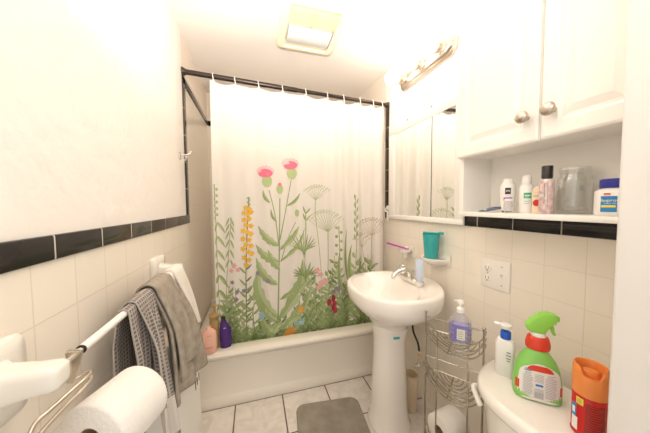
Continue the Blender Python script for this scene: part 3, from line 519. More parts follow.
# ------------------------------------------------------------------ ceiling fan / light
FZ=CEIL
t=thing('exhaust_fan','square aged cream exhaust fan with unlit lamp lens on the ceiling','exhaust fan',(.70,-.09,FZ))
fx0,fx1,fy0,fy1=.526,.866,-.325,.072
def frame(bm,x0,x1,y0,y1,z0,z1,w,bev):
    box(bm,(x0,y0,z0),(x1,y0+w,z1),bev); box(bm,(x0,y1-w,z0),(x1,y1,z1),bev)
    box(bm,(x0,y0+w*.5,z0),(x0+w,y1-w*.5,z1),bev); box(bm,(x1-w,y0+w*.5,z0),(x1,y1-w*.5,z1),bev)
b=NB()
def rrect(x0,x1,y0,y1,r,n=6):
    o_=[]
    for cx,cy,a0 in ((x1-r,y1-r,0),(x0+r,y1-r,PI/2),(x0+r,y0+r,PI),(x1-r,y0+r,1.5*PI)):
        for k in range(n+1): a=a0+PI/2*k/n; o_.append((cx+r*cos(a),cy+r*sin(a)))
    return o_
rings=[]
for ins,z in ((0,FZ-.0005),(0,FZ-.020),(.008,FZ-.030),(.030,FZ-.036),(.040,FZ-.034),(.042,FZ-.012)):
    rings.append([Vector((p[0],p[1],z)) for p in rrect(fx0+ins,fx1-ins,fy0+ins,fy1-ins,max(.006,.030-ins*.6))])
ringloft(b,rings,True,True,True); obj('fan_frame',b,'cream',t,40)
for y0,y1 in ((.002,.028),(-.250,-.142)):
    b=NB(); box(b,(fx0+.04,y0,FZ-.022),(fx1-.04,y1,FZ-.013))
    k=int((y1-y0)/.008)
    for i in range(k): box(b,(fx0+.04,y0+i*.008+.002,FZ-.027),(fx1-.04,y0+i*.008+.005,FZ-.0215))
    if y0<0: box(b,(.695,y0,FZ-.031),(.703,y1,FZ-.020))
    obj('fan_grille',b,'grille',t)
b=NB(); 
sheet(b,lambda u,v:(fx0+.05+u*(fx1-fx0-.10),-.138+v*.136,FZ-.024-.022*sin(PI*(.08+.80*v))),12,10); box(b,(fx0+.05,-.138,FZ-.026),(fx1-.05,-.002,FZ-.014)); obj('lamp_lens',b,'lens',t,50)

# ------------------------------------------------------------------ vanity light
t=thing('vanity_light','champagne metal bar light with three glowing round bulbs above the mirror cabinet','wall lamp',(W,-.27,1.945))
LZ=1.945
def bar_outline(y0,y1,h,z,ch):
    return [(y0+ch,z-h),(y1-ch,z-h),(y1,z-h*.45),(y1,z+h*.45),(y1-ch,z+h),(y0+ch,z+h),(y0,z+h*.45),(y0,z-h*.45)]
b=NB()
rings=[]
for ins,x in ((0,W-.0005),(0,W-.012),(.010,W-.020),(.014,W-.019),(.018,W-.026),(.028,W-.032)):
    rings.append([Vector((x,p[0],p[1])) for p in bar_outline(-.500+ins,-.040-ins,.048-ins,LZ,.028)])
ringloft(b,rings); obj('back_plate',b,'nickel',t,30)
for y in (-.095,-.262,-.418):
    b=NB(); lathe(b,[(.034,-.030),(.034,-.036),(.027,-.040),(.025,-.048),(.031,-.054),(.034,-.070),(.030,-.074)],(W,y,LZ+.012),28,axis='X'); s=obj('lamp_socket',b,'nickel',t,40)
    b=NB(); ball(b,(W-.112,y,LZ+.012),.041,(1,1,1),28); lathe(b,[(.02,-.070),(.026,-.082)],(W,y,LZ+.012),20,axis='X'); obj('light_bulb',b,'bulbmat',s,60)

# ------------------------------------------------------------------ mirror cabinet
MX=1.308; my0,my1=-.566,.086; mz0,mz1=1.0695,1.725
t=thing('mirror_cabinet','white medicine cabinet with three mirror panels above the sink','mirror cabinet',(W,-.35,mz0))
b=NB(); box(b,(MX+.012,my0+.004,mz0+.004),(W-.0078,my1-.004,mz1-.004),.002); obj('cabinet_body',b,'cab',t,40)
b=NB(); box(b,(MX,my0,mz0),(MX+.012,my1,1.098),.003); box(b,(MX,my0,1.641),(MX+.012,my1,mz1),.003); box(b,(MX,my0,1.092),(MX+.012,-.512,1.648),.003); box(b,(MX,.008,1.092),(MX+.012,my1,1.648),.003); obj('face_frame',b,'cab',t,40)
for y0,y1 in ((-.512,-.350),(-.347,-.137),(-.134,.008)):
    b=NB(); box(b,(MX+.003,y0+.001,1.098),(MX+.0115,y1-.001,1.641),.001,1); obj('mirror_panel',b,'mirror',t)
for y in (-.3485,-.1355):
    b=NB(); box(b,(MX+.002,y-.0017,1.099),(MX+.008,y+.0017,1.640)); obj('divider_strip',b,'dark' if y<-.3 else 'ivory',t)
for y in (-.348,-.135):
    b=NB(); lathe(b,[(.007,0),(.007,-.005),(.004,-.007)],(MX,y,1.696),14,axis='X'); obj('mirror_clip',b,'nickel',t,40)
b=NB(); box(b,(MX-.005,-.352,1.066),(MX+.010,-.345,1.072)); obj('finger_pull',b,'white',t)

# ------------------------------------------------------------------ wall cabinet with open niche
CX=1.160; cy0,cy1=-1.190,-.668; cz=1.352
t=thing('wall_cabinet','white painted wall cabinet with two panelled doors above an open shelf niche','cabinet',(W,-.93,1.12))
b=NB(); box(b,(CX+.022,cy0,cz),(W-.0005,cy1-.004,CEIL-.003)); obj('cabinet_box',b,'cab',t)
def door(y0,y1,z0,z1):
    b=NB(); box(b,(CX+.004,y0,z0),(CX+.021,y1,z1),.003)
    # rail and stile moulding with a raised centre field
    def rect(ins,x): return [Vector((x,y0+ins,z0+ins)),Vector((x,y1-ins,z0+ins)),Vector((x,y1-ins,z1-ins)),Vector((x,y0+ins,z1-ins))]
    ringloft(b,[rect(0.002,CX+.006),rect(.002,CX),rect(.008,CX-.003),rect(.042,CX-.003),rect(.049,CX+.003),rect(.056,CX+.003),rect(.075,CX-.002),],True,False,True)
    return obj('cabinet_door',b,'cab',t)
for y0,y1,ky in ((-.9655,-.674,-.936),(cy0+.002,-.9685,-1.002)):
    d=door(y0,y1,cz-.004,CEIL-.010)
    b=NB(); lathe(b,[(.007,-.001),(.006,-.012),(.008,-.017),(.016,-.022),(.018,-.028),(.015,-.034),(.007,-.038)],(CX-.001,ky,1.421),28,axis='X'); obj('door_knob',b,'nickel',d,40)
b=NB(); box(b,(1.182,cy1-.020,1.120),(W-.0005,cy1-.004,cz)); obj('side_panel',b,'cab',t)
b=NB(); box(b,(1.182,cy0,1.120),(W-.0005,cy0+.012,cz)); obj('side_panel',b,'cab',t)
b=NB(); box(b,(W-.006,cy0+.012,1.137),(W-.0005,cy1-.020,cz)); obj('back_panel',b,'cab',t)
b=NB(); box(b,(1.178,cy0,1.1215),(W-.0008,cy1-.003,1.138),.002); obj('niche_shelf',b,'cab',t,40)

# ------------------------------------------------------------------ pedestal sink
SX,SY=1.066,-.350; SZ=.752
t=thing('pedestal_sink','white pedestal sink standing against the tiled wall','sink',(SX,SY,0))
def basin(k,kx,x_off=0):
    """D-like outline: round in front, straight at the wall"""
    o_=[]
    for i in range(64):
        a=2*PI*i/64; c,s=cos(a),sin(a)
        x=SX+x_off+(.268*k if c>0 else .224*k)*math.copysign(abs(c)**(2/(3.0 if c>0 else 2.1)),c)
        y=SY+.252*kx*math.copysign(abs(s)**(2/2.25),s)*(1-.52*max(0,c)**2)
        o_.append((min(x,W-.0015),y))
    return o_
def ringz(pts,z): return [Vector((p[0],p[1],z)) for p in pts]
def basin2(k,z,cx,hx,hy): return [Vector((cx+hx*cos(2*PI*i/64),SY+hy*sin(2*PI*i/64),z)) for i in range(64)]
b=NB()
rings=[basin2(1,.520,1.056,.084,.088),basin2(1,.565,1.060,.102,.108),basin2(1,.596,1.068,.135,.150),ringz(basin(.80,.80,.01),.625),ringz(basin(.92,.93,.004),.658),ringz(basin(.985,.985),.685),ringz(basin(1,1),.715),ringz(basin(1.0,1.0),.738),ringz(basin(.985,.985),.748),ringz(basin(.955,.955),SZ),ringz(basin(.915,.90),SZ-.001)]
# bowl
for f,z,sh in ((.86,SZ-.006,-.012),(.80,SZ-.022,-.03),(.72,SZ-.065,-.035),(.58,SZ-.11,-.035),(.34,SZ-.135,-.03),(.10,SZ-.142,-.03)):
    cx=SX-.045+sh*.2; rings.append([Vector((cx+.195*f*cos(2*PI*i/64),SY+.262*f*sin(2*PI*i/64),z)) for i in range(64)])
ringloft(b,rings); obj('sink_basin',b,'porcelain',t,60)
b=NB(); loft(b,[(0,.108,.112,2.3),(.02,.108,.112,2.3),(.04,.098,.103,2.2),(.10,.092,.098,2.2),(.25,.085,.091,2.2),(.40,.079,.084,2.2),(.47,.080,.085,2.2),(.520,.088,.094,2.2),(.555,.092,.098,2.2)],(1.056,SY,0),40); obj('pedestal',b,'porcelain',t,60)
b=NB(); lathe(b,[(.02,0),(.02,.004),(.012,.005)],(SX-.05,SY,SZ-.1425),20); obj('sink_drain',b,'chrome',t,40)
b=NB(); a_=facing(1.056,SY); patch(b,(1.056,SY,0),.0875,.0935,0,a_+.22,a_+.56,.503,.516,.0015); obj('sticker',b,'teal',t,label='small teal sticker')
# faucet
fxx=1.200; SY=-.330
t=thing('sink_faucet','chrome two handle faucet at the back of the sink','faucet',(fxx,SY,SZ-.0005))
b=NB(); loft(b,[(SZ-.0005,.026,.100,3),(SZ+.012,.026,.100,3),(SZ+.020,.018,.090,3)],(fxx,SY,0),40); obj('base_plate',b,'chrome',t,40)
b=NB(); tube(b,catmull([(fxx,SY,SZ+.015),(fxx-.005,SY,SZ+.045),(fxx-.035,SY,SZ+.060),(fxx-.085,SY,SZ+.048),(fxx-.110,SY,SZ+.030)],6),lambda s:.017-.005*s,14); lathe(b,[(.009,0),(.009,.016)],(fxx-.110,SY,SZ+.018),16); obj('spout',b,'chrome',t,60)
for dy in (-.072,.072):
    b=NB(); lathe(b,[(.017,.0),(.015,.016),(.010,.020),(.010,.026),(.020,.030),(.023,.040),(.021,.052),(.012,.058)],(fxx,SY+dy,SZ+.016),20); obj('faucet_handle',b,'chrome',t,40)
b=NB(); lathe(b,[(.004,0),(.004,.028),(.008,.030),(.008,.036)],(fxx+.018,SY,SZ+.018),12); obj('lift_knob',b,'chrome',t,40)

# toothpaste standing on its cap
c=(1.178,-.432)
t=thing('toothpaste_tube','pale blue toothpaste tube standing on its cap beside the faucet','toothpaste',(c[0],c[1],SZ),rot=0)
zz=SZ+.0005
b=NB(); lathe(b,[(.0125,0),(.0125,.020),(.010,.022)],(c[0],c[1],zz),20); obj('cap',b,'white',t,40)
ra=facing(*c)+PI/2
b=NB(); loft(b,[(zz+.022,.010,.010,2),(zz+.030,.018,.016,2),(zz+.06,.0195,.013,2),(zz+.10,.0205,.007,2.2),(zz+.128,.021,.0016,3),(zz+.138,.021,.0012,3)],(c[0],c[1],0),28,rotz=ra); obj('tube',b,'toothp',t,60)

SY=-.350
# toothbrush holder
hy=-.150
t=thing('toothbrush_holder','small white ceramic toothbrush holder fixed to the tiles','toothbrush holder',(W,hy,.865))
b=NB(); box(b,(W-.012,hy-.036,.836),(W-.0005,hy+.036,.908),.006,3); obj('wall_plate',b,'ceramic',t,40)
b=NB(); loft(b,[(.872,.030,.040,2.4),(.884,.034,.046,2.4),(.890,.034,.046,2.4)],(W-.045,hy,0),28); tube(b,[(W-.010,hy,.878),(W-.045,hy,.878)],.012,12); obj('holder_ring',b,'ceramic',t,50)
b=NB(); box(b,(W-.060,hy-.014,.830),(W-.034,hy+.014,.874),.008,3); obj('holder_drop',b,'ceramic',t,50)
t=thing('magenta_toothbrush','magenta toothbrush lying across the white ceramic holder','toothbrush',(W-.05,hy+.1,.894))
b=NB(); tube(b,catmull([(W-.052,.045,.897),(W-.05,-.02,.8955),(W-.05,-.10,.895),(W-.045,-.185,.895)],6),lambda s:.0078-.003*s,10); obj('handle',b,'magenta',t,60)
b=NB(); box(b,(W-.050,-.183,.8975),(W-.040,-.158,.908),.001); obj('bristles',b,'inkwhite',t)
# soap dish shelf, cup, teal brush
sy_=-.392; sz_=.884
t=thing('soap_shelf','white ceramic half round shelf on the tiles under the mirror cabinet','wall shelf',(W,sy_,sz_))
b=NB(); box(b,(W-.010,sy_-.088,sz_-.040),(W-.0005,sy_+.070,sz_+.024),.006,3); obj('wall_plate',b,'ceramic',t,40)
b=NB()
def half(hx,hy_,z,n=30): return [Vector((W-.005-hx*sin(PI*i/n),sy_-hy_*cos(PI*i/n),z)) for i in range(n+1)]
ringloft(b,[half(.060,.060,sz_-.034),half(.088,.082,sz_-.014),half(.094,.088,sz_-.002),half(.092,.086,sz_+.003),half(.086,.080,sz_)]); obj('tray',b,'ceramic',t,50)
cc=(W-.056,sy_-.006,sz_+.0005)
t=thing('teal_cup','ribbed teal plastic cup standing on the white ceramic shelf','cup',cc)
b=NB()
R=[]
for r,z in ((.030,0),(.0315,.004),(.041,.122),(.0425,.128),(.0395,.128),(.036,.06),(.028,.006)):
    R.append([Vector((cc[0]+r*(1+.018*(1 if i%2 else -1)*(1 if .003<z<.125 else 0))*cos(2*PI*i/48),cc[1]+r*(1+.018*(1 if i%2 else -1)*(1 if .003<z<.125 else 0))*sin(2*PI*i/48),cc[2]+z)) for i in range(48)])
ringloft(b,R); obj('cup_body',b,'teal',t,60)
t=thing('teal_toothbrush','teal toothbrush laid across the rim of the teal cup','toothbrush',(cc[0],cc[1],cc[2]+.128))
b=NB(); z_=cc[2]+.1335
tube(b,catmull([(cc[0]-.022,cc[1]+.036,z_),(cc[0],cc[1],z_),(cc[0]+.014,cc[1]-.035,z_),(cc[0]+.018,cc[1]-.058,z_+.001)],6),lambda s:.005,10); obj('handle',b,'teal',t,60)
b=NB(); box(b,(cc[0]+.010,cc[1]-.064,z_-.004),(cc[0]+.025,cc[1]-.040,z_+.009),.002); obj('brush_head',b,'teal',t,40)

# outlet
t=thing('outlet_plate','white double wall plate with an outlet and a switch on the tiles','outlet',(W,-.713,.878))
b=NB(); box(b,(W-.006,-.776,.817),(W-.0003,-.651,.938),.003,2); obj('face_plate',b,'ivory',t,40)
for z in (.856,.899):
    b=NB(); lathe(b,[(.0165,-.006),(.0165,-.0085),(.0155,-.009)],(W,-.683,z),24,sx=1,sy=.86,axis='X'); s=obj('outlet_face',b,'ivory',t,40)
    b=NB(); box(b,(W-.0096,-.6900,z-.003),(W-.0088,-.6884,z+.008)); box(b,(W-.0096,-.6776,z-.003),(W-.0088,-.676,z+.008)); box(b,(W-.0096,-.685,z-.011),(W-.0088,-.681,z-.007)); obj('slots',b,'slot',s)
b=NB(); box(b,(W-.0085,-.7495,.866),(W-.005,-.7385,.890),.001); box(b,(W-.017,-.747,.876),(W-.006,-.741,.888),.002); obj('switch_toggle',b,'ivory',t)
for y,z in ((-.683,.878),(-.744,.916),(-.744,.840)):
    b=NB(); lathe(b,[(.0032,-.006),(.0032,-.0072),(.001,-.0076)],(W,y,z),10,axis='X'); obj('plate_screw',b,'nickel',t)

# ------------------------------------------------------------------ things in the niche
SH=1.1385
def niche(name,label,cat,x,y): return thing(name,label,cat,(x,y,SH))
# blue card packet
t=niche('blade_packet','flat blue grey packet lying tilted at the left end of the niche shelf','packet',1.245,-.755)
b=NB(); prism(b,[(-.790,SH+.012),(-.783,SH+.020),(-.722,SH+.004),(-.718,SH+.0002)],'YZ',1.225,1.262,.001); obj('packet_body',b,'cardblue',t)
b=NB(); box(b,(1.2235,-.755,SH+.006),(1.2245,-.742,SH+.0105)); obj('paper_tab',b,'paperlabel',t)
# white bottle with dark square logo
x,y=1.245,-.818
t=niche('white_bottle','white bottle with a dark square logo and purple stripe, black base','bottle',x,y); a=facing(x,y)
b=NB(); lathe(b,[(.0150,0),(.0150,.006)],(x,y,SH),28,rotz=0); obj('base_cap',b,'dark',t,40)
b=NB(); lathe(b,[(.0165,.006),(.021,.03),(.0235,.070),(.0235,.092),(.019,.104),(.015,.108),(.015,.119),(.004,.120)],(x,y,SH),28); obj('bottle_body',b,'white',t,50)
b=NB(); patch(b,(x,y),.0236,.0236,0,a-.32,a+.36,SH+.064,SH+.086); obj('logo_patch',b,'dark',t)
b=NB(); wraptext(b,'m',.014,(x,y),.0236,.0236,0,a+.02,SH+.076,.0022); obj('logo_letter',b,'inkwhite',t)
b=NB(); patch(b,(x,y),.0222,.0222,0,a-.5,a+.6,SH+.042,SH+.053,.0014); obj('purple_stripe',b,'inkpurple',t)
# squat clear jar
x,y=1.205,-.853
t=niche('small_clear_jar','squat clear round jar between the two white bottles on the niche shelf','jar',x,y)
b=NB(); lathe(b,[(.0115,0),(.0140,.004),(.0145,.028),(.0125,.034),(.0125,.040)],(x,y,SH),24); obj('jar_body',b,'clearp',t,50)
b=NB(); lathe(b,[(.0128,.040),(.0128,.047),(.011,.048)],(x,y,SH),24); obj('jar_lid',b,'white',t,40)
# white bottle with green label
x,y=1.245,-.880
t=niche('lotion_bottle','white bottle with a green label and domed white cap','bottle',x,y); a=facing(x,y)
b=NB(); lathe(b,[(.019,0),(.0205,.003),(.0205,.080),(.018,.090),(.013,.094)],(x,y,SH),30); obj('bottle_body',b,'white',t,50)
b=NB(); lathe(b,[(.0128,.094),(.0135,.096),(.0135,.116),(.010,.124),(.004,.126)],(x,y,SH),24); obj('domed_cap',b,'white',t,50)
b=NB(); patch(b,(x,y),.0205,.0205,0,a-.32,a+.62,SH+.048,SH+.066); obj('green_label',b,'inkgreen',t)
b=NB(); patch(b,(x,y),.0205,.0205,0,a-.18,a+.46,SH+.0555,SH+.0590,.0016); patch(b,(x,y),.0205,.0205,0,a-.18,a+.30,SH+.0515,SH+.0530,.0016); obj('label_lettering',b,'inkwhite',t)
b=NB(); patch(b,(x,y),.0205,.0205,0,a-.3,a+.5,SH+.038,SH+.0395); patch(b,(x,y),.0205,.0205,0,a-.3,a+.4,SH+.031,SH+.0322); obj('fine_print',b,'inkgreen',t)
# cream carton with red spot
x,y=1.246,-.9195
t=niche('cream_carton','small cream carton with a dark red spot on the niche shelf','carton',x,y)
b=NB(); box(b,(x-.014,y-.0145,SH),(x+.014,y+.0145,SH+.068),.001,1); prism(b,[(x-.014,SH+.0682),(x+.014,SH+.0682),(x+.002,SH+.086),(x-.003,SH+.086)],'XZ',y-.0143,y+.0143); obj('carton_body',b,'creambox',t)
b=NB(); lathe(b,[(.0105,-.0003),(.0105,-.0009)],(x-.014,y,SH+.033),20,axis='X'); obj('red_spot',b,'inkred',t)
b=NB(); 
for k in range(4): box(b,(x-.0148,y-.009+.005*k,SH+.053),(x-.0141,y-.006+.005*k,SH+.056))
obj('print_line',b,'ink',t)
# mauve bottle with black cap
x,y=1.215,-.956
t=niche('mauve_bottle','tall mauve patterned bottle with a black cap','bottle',x,y); a=facing(x,y)
b=NB(); lathe(b,[(.0155,0),(.0172,.003),(.0172,.098),(.013,.103)],(x,y,SH),30); obj('bottle_body',b,'pinkbottle',t,50)
b=NB(); lathe(b,[(.0130,.106),(.0133,.108),(.0133,.140),(.012,.142)],(x,y,SH),28); lathe(b,[(.012,.102),(.012,.107)],(x,y,SH),20); obj('black_cap',b,'dark',t,40)
b=NB()
for k,(da,z) in enumerate([(-.5,.02),(.0,.016),(.35,.03),(-.2,.05),(.3,.065),(-.55,.07),(.05,.085),(.6,.05)]): patch(b,(x,y),.0172,.0172,0,a+da-.13,a+da+.13,SH+z,SH+z+.011)
obj('floral_print',b,'inkpink' ,t)
b=NB(); patch(b,(x,y),.0172,.0172,0,a+.1,a+.16,SH+.02,SH+.09,.0012); patch(b,(x,y),.0172,.0172,0,a-.32,a-.24,SH+.03,SH+.09,.0012); obj('side_print',b,'ink',t)
# glass jar
x,y=1.284,-.984
t=niche('glass_jar','large clear glass jar holding hair clips on the niche shelf','jar',x,y)
b=NB(); lathe(b,[(.032,0),(.0365,.004),(.0385,.012),(.0385,.098),(.036,.108),(.033,.112),(.033,.118),(.0352,.120),(.033,.123),(.0352,.127),(.033,.130),(.033,.135),(.0305,.135),(.0305,.113),(.036,.097),(.036,.014),(.030,.008)],(x,y,SH),40); obj('jar_glass',b,'glass',t,50)
random.seed(4)
for k in range(7):
    cx,cy=x+random.uniform(-.018,.018),y+random.uniform(-.018,.018); an=random.uniform(0,PI); z=SH+.0115+.004*(k//2)
    o=thing('hair_clip','small grey metal hair clip lying in the clear glass jar','hair clip',(cx,cy,z),'hair clips in the glass jar',an,True)
    b=NB(); tube(b,[(-.011,0,0),(-.004,.0024,.001),(.011,.001,.001)],.0016,6); tube(b,[(-.011,0,.0005),(-.004,-.0024,.001),(.011,-.001,.001)],.0016,6); obj('clip_body',b,'chrome',o,60)
# pill bottle
x,y=1.240,-1.087
t=niche('pill_bottle','white pill bottle with a blue cap and blue label, rightmost on the niche shelf','pill bottle',x,y); a=facing(x,y)
b=NB(); loft(b,[(SH,.025,.030,3),(SH+.003,.027,.032,3),(SH+.060,.027,.032,3),(SH+.066,.021,.024,2.4),(SH+.069,.019,.022,2)],(x,y,0),36); obj('bottle_body',b,'white',t,50)
b=NB(); R=[]
for r,z in ((.0225,.069),(.0235,.071),(.0235,.089),(.021,.091)): R.append([Vector((x+r*(1+.02*(i%2))*cos(2*PI*i/56),y+r*1.08*(1+.02*(i%2))*sin(2*PI*i/56),SH+z)) for i in range(56)])
ringloft(b,R); obj('ribbed_cap',b,'navy',t,30)
b=NB(); patch(b,(x,y),.0286,.0336,0,a-.80,a+.85,SH+.009,SH+.048); obj('blue_label',b,'inkblue',t)
b=NB(); wraptext(b,'Ibuprofen',.0100,(x,y),.0286,.0336,0,a-.12,SH+.0375,.0019); wraptext(b,'Tablets 200 mg',.0042,(x,y),.0286,.0336,0,a-.1,SH+.030,.0019); obj('label_text',b,'inkwhite',t)
b=NB(); patch(b,(x,y),.0286,.0336,0,a-.72,a+.1,SH+.0205,SH+.0255,.0016); obj('yellow_stripe',b,'inkyellow',t)
b=NB(); patch(b,(x,y),.0286,.0336,0,a+.25,a+.60,SH+.010,SH+.019,.0016); obj('red_mark',b,'inkred',t)
b=NB(); patch(b,(x,y),.0282,.0332,0,a-.62,a-.20,SH+.0515,SH+.0555,.001); obj('red_heading',b,'inkred',t)

# ------------------------------------------------------------------ wire caddy
Lp,Rp=Vector((1.078,-.612)),Vector((1.205,-.783)); E=(Rp-Lp); CL=E.length; E=E/CL; Nn=Vector((-E.y*-1,0))
Nn=Vector((E.y,-E.x)) if E.y*-1<0 and False else Vector((E.y,-E.x))
if Nn.x>0: Nn=-Nn
Cc=(Lp+Rp)/2
def cad(k,z,n=24,back=False):
    o_=[]
    for i in range(n+1):
        a=PI*i/n; p=Cc-E*(CL/2*k*cos(a))+Nn*(.140*k*sin(a)*(1-.38*cos(a))); o_.append(Vector((p.x,p.y,z)))
    return o_
t=thing('wire_caddy','three tier chrome wire corner caddy standing between the sink and the toilet','wire shelf',(Cc.x,Cc.y,0))
posts=[cad(1,0)[2],cad(1,0)[22],cad(1,0)[9],cad(1,0)[17]]
for i,p in enumerate(posts[:2]):
    b=NB(); tube(b,[(p.x,p.y,.004),(p.x,p.y,.720)],.0036,8); ball(b,(p.x,p.y,.722),.006); lathe(b,[(.006,0),(.006,.012)],(p.x,p.y,.0005),12); obj('post',b,'wire',t,60)
for p in posts[2:]:
    b=NB(); tube(b,[(p.x,p.y,.215),(p.x,p.y,.690)],.0026,8); obj('post',b,'wire',t,60)
TZ=[(.640,.690),(.470,.520),(.213,.222)]
for z0,z1 in TZ:
    b=NB()
    for z in ((z0,(z0+z1)/2,z1) if z1-z0>.02 else (z0,z1)): tube(b,cad(1,z),.0024,6)
    for z in (z0,z1): tube(b,[cad(1,z)[0],cad(1,z)[-1]],.0026,6)
    for k in (.87,.74,.61,.48,.35,.2): tube(b,cad(k,z0,16),.0019,6)
    tube(b,[Vector((Cc.x,Cc.y,z0-.003)),Vector((*(Cc+Nn*.138),z0-.003))],.0022,6)
    for i in (5,9,13,17,20):
        p=cad(1,0)[i]; tube(b,[(p.x,p.y,z0),(p.x,p.y,z1)],.0017,6)
    obj('wire_basket',b,'wire',t,60)
# soap bottle in the caddy
sc=Cc+E*.026+Nn*.046; x,y=sc.x,sc.y; z0=.6425; ra=facing(x,y)+PI/2
t=thing('soap_bottle','clear pump bottle of lavender hand soap in the top basket of the wire caddy','soap bottle',(x,y,z0))
b=NB(); loft(b,[(z0,.036,.021,2.6),(z0+.006,.039,.023,2.6),(z0+.060,.040,.023,2.6),(z0+.085,.037,.022,2.4),(z0+.104,.026,.018,2.2),(z0+.114,.013,.012,2),(z0+.120,.012,.012,2)],(x,y,0),36,ra); obj('bottle_shell',b,'clearp',t,50)
b=NB(); loft(b,[(z0+.003,.034,.019,2.6),(z0+.008,.0365,.0205,2.6),(z0+.060,.0375,.0205,2.6),(z0+.074,.036,.020,2.5)],(x,y,0),36,ra); obj('liquid_soap',b,'lavender',t,50)
b=NB(); a=facing(x,y); patch(b,(x,y),.0405,.0236,ra,a-.42,a+.62,z0+.022,z0+.062,.001); obj('paper_label',b,'lavlabel',t)
b=NB(); patch(b,(x,y),.0405,.0236,ra,a-.95,a-.46,z0+.012,z0+.066,.001); patch(b,(x,y),.0405,.0236,ra,a-.95,a+.9,z0+.0665,z0+.074,.001); obj('violet_label',b,'violetlabel',t)
b=NB()
for k in range(4): patch(b,(x,y),.0405,.0236,ra,a-.28,a+.45-.1*(k%2),z0+.028+.008*k,z0+.0297+.008*k,.0018)
obj('label_lettering',b,'ink',t)
b=NB(); lathe(b,[(.0135,.119),(.0135,.134),(.008,.137),(.005,.139),(.005,.150)],(x,y,z0),20); 
loft(b,[(z0+.150,.010,.009,2.4),(z0+.160,.011,.010,2.4),(z0+.164,.008,.008,2.4)],(x,y,0),20,ra); d_=Vector((cos(ra+PI*.75),sin(ra+PI*.75),0)); tube(b,[Vector((x,y,z0+.157)),Vector((x,y,z0+.156))+d_*.018,Vector((x,y,z0+.151))+d_*.027],.0045,10); obj('pump_head',b,'white',t,50)
# roll on the lowest basket
rx_,ry_=1.105,-.712; rz_=.2245+.0585
t=thing('toilet_roll','toilet paper roll lying on the lowest basket of the wire caddy','toilet paper',(rx_,ry_,rz_-.0585),None)
ang=math.radians(8)
b=NB(); mt=Matrix.Rotation(ang,3,'Z')
R_=[(.021,-.052),(.055,-.052),(.058,-.049),(.058,.049),(.055,.052),(.021,.052)]
lathe(b,R_+[R_[0]],(rx_,ry_,rz_),40,axis='X',cap0=False,cap1=False,mtx=mt); obj('paper_roll',b,'paper',t,50)
b=NB(); lathe(b,[(.0208,-.0515),(.0208,.0515),(.0195,.0515),(.0195,-.0515),(.0208,-.0515)],(rx_,ry_,rz_),28,axis='X',cap0=False,cap1=False,mtx=mt); obj('cardboard_core',b,'card',t,50)

# ------------------------------------------------------------------ toilet
TY=-.990; LZt=.600; HB=.197
t=thing('toilet','white toilet with a bowed tank lid against the right wall','toilet',(1.2,TY,0))
def tank(k,xin,z,n=40,back=1.296):
    o_=[]
    for i in range(n+1):
        s=-1+2*i/n; q=max(0,1-abs(s)**2.6)**.5
        o_.append(Vector((back-(.268-xin)*q-.0,TY-s*HB*k,z)))
    o_[0].x=o_[-1].x=back-.02
    return [Vector((back,TY+HB*k*.96,z))]+o_+[Vector((back,TY-HB*k*.96,z))]
b=NB(); ringloft(b,[tank(.955,.022,.555),tank(.985,.006,.562),tank(1,0,.570),tank(1,0,.588),tank(.985,.006,.597),tank(.95,.02,LZt)]); obj('tank_lid',b,'ceramic',t,50)
b=NB(); ringloft(b,[tank(.80,.055,.300,back=1.292),tank(.86,.045,.330,back=1.292),tank(.93,.026,.555,back=1.292)]); obj('tank',b,'ceramic',t,50)
# lever on the sink-side front corner
b=NB(); lathe(b,[(.012,0),(.012,.010),(.008,.012)],(1.055,-.885,.512),16,axis='Y')
b.free(); b=NB()
tube(b,catmull([(1.112,-.848,.545),(1.094,-.836,.548),(1.084,-.842,.542),(1.080,-.862,.520),(1.080,-.872,.507)],6),lambda s:.0065+.003*s,12,flat=.8); obj('flush_lever',b,'ivory',t,60)
b=NB(); loft(b,[(0,.115,.10,2.6,0,0),(.02,.115,.10,2.6),(.12,.10,.085,2.4),(.20,.12,.11,2.3,-.03),(.30,.20,.165,2.2,-.07),(.345,.215,.178,2.2,-.085),(.358,.215,.178,2.2,-.085)],(.94,TY,0),40); box(b,(1.03,TY-.11,.19),(1.28,TY+.11,.345),.03,3); obj('bowl',b,'ceramic',t,50)
b=NB(); loft(b,[(.3585,.215,.180,2.2),(.375,.218,.182,2.2),(.392,.214,.178,2.2),(.398,.19,.15,2.2)],(.855,TY,0),40); obj('seat_lid',b,'ceramic',t,50)
# lotion bottle on the tank
x,y=1.174,-.878; z0=LZt+.0005; ra=facing(x,y)+PI/2-.15
t=thing('hand_lotion','white pump bottle with a bright blue collar on the toilet tank','pump bottle',(x,y,z0))
b=NB(); loft(b,[(z0,.0240,.0170,5),(z0+.003,.0260,.0190,5),(z0+.108,.0260,.0190,5),(z0+.118,.022,.0170,4),(z0+.122,.012,.012,2)],(x,y,0),40,ra); obj('bottle_body',b,'white',t,40)
b=NB(); lathe(b,[(.0145,.122),(.0150,.124),(.0150,.144),(.0135,.146),(.006,.147),(.0055,.158)],(x,y,z0),28); obj('blue_collar',b,'blue',t,40)
b=NB(); d_=Vector((cos(ra+PI*.92),sin(ra+PI*.92),0)); p=Vector((x,y,z0+.160)); lathe(b,[(.0150,.156),(.0165,.158),(.0165,.168),(.013,.170)],(x,y,z0),24); tube(b,[p,p+d_*.020+Vector((0,0,.002)),p+d_*.032],.0055,12); obj('pump_head',b,'white',t,50)
b=NB()
a=facing(x,y)
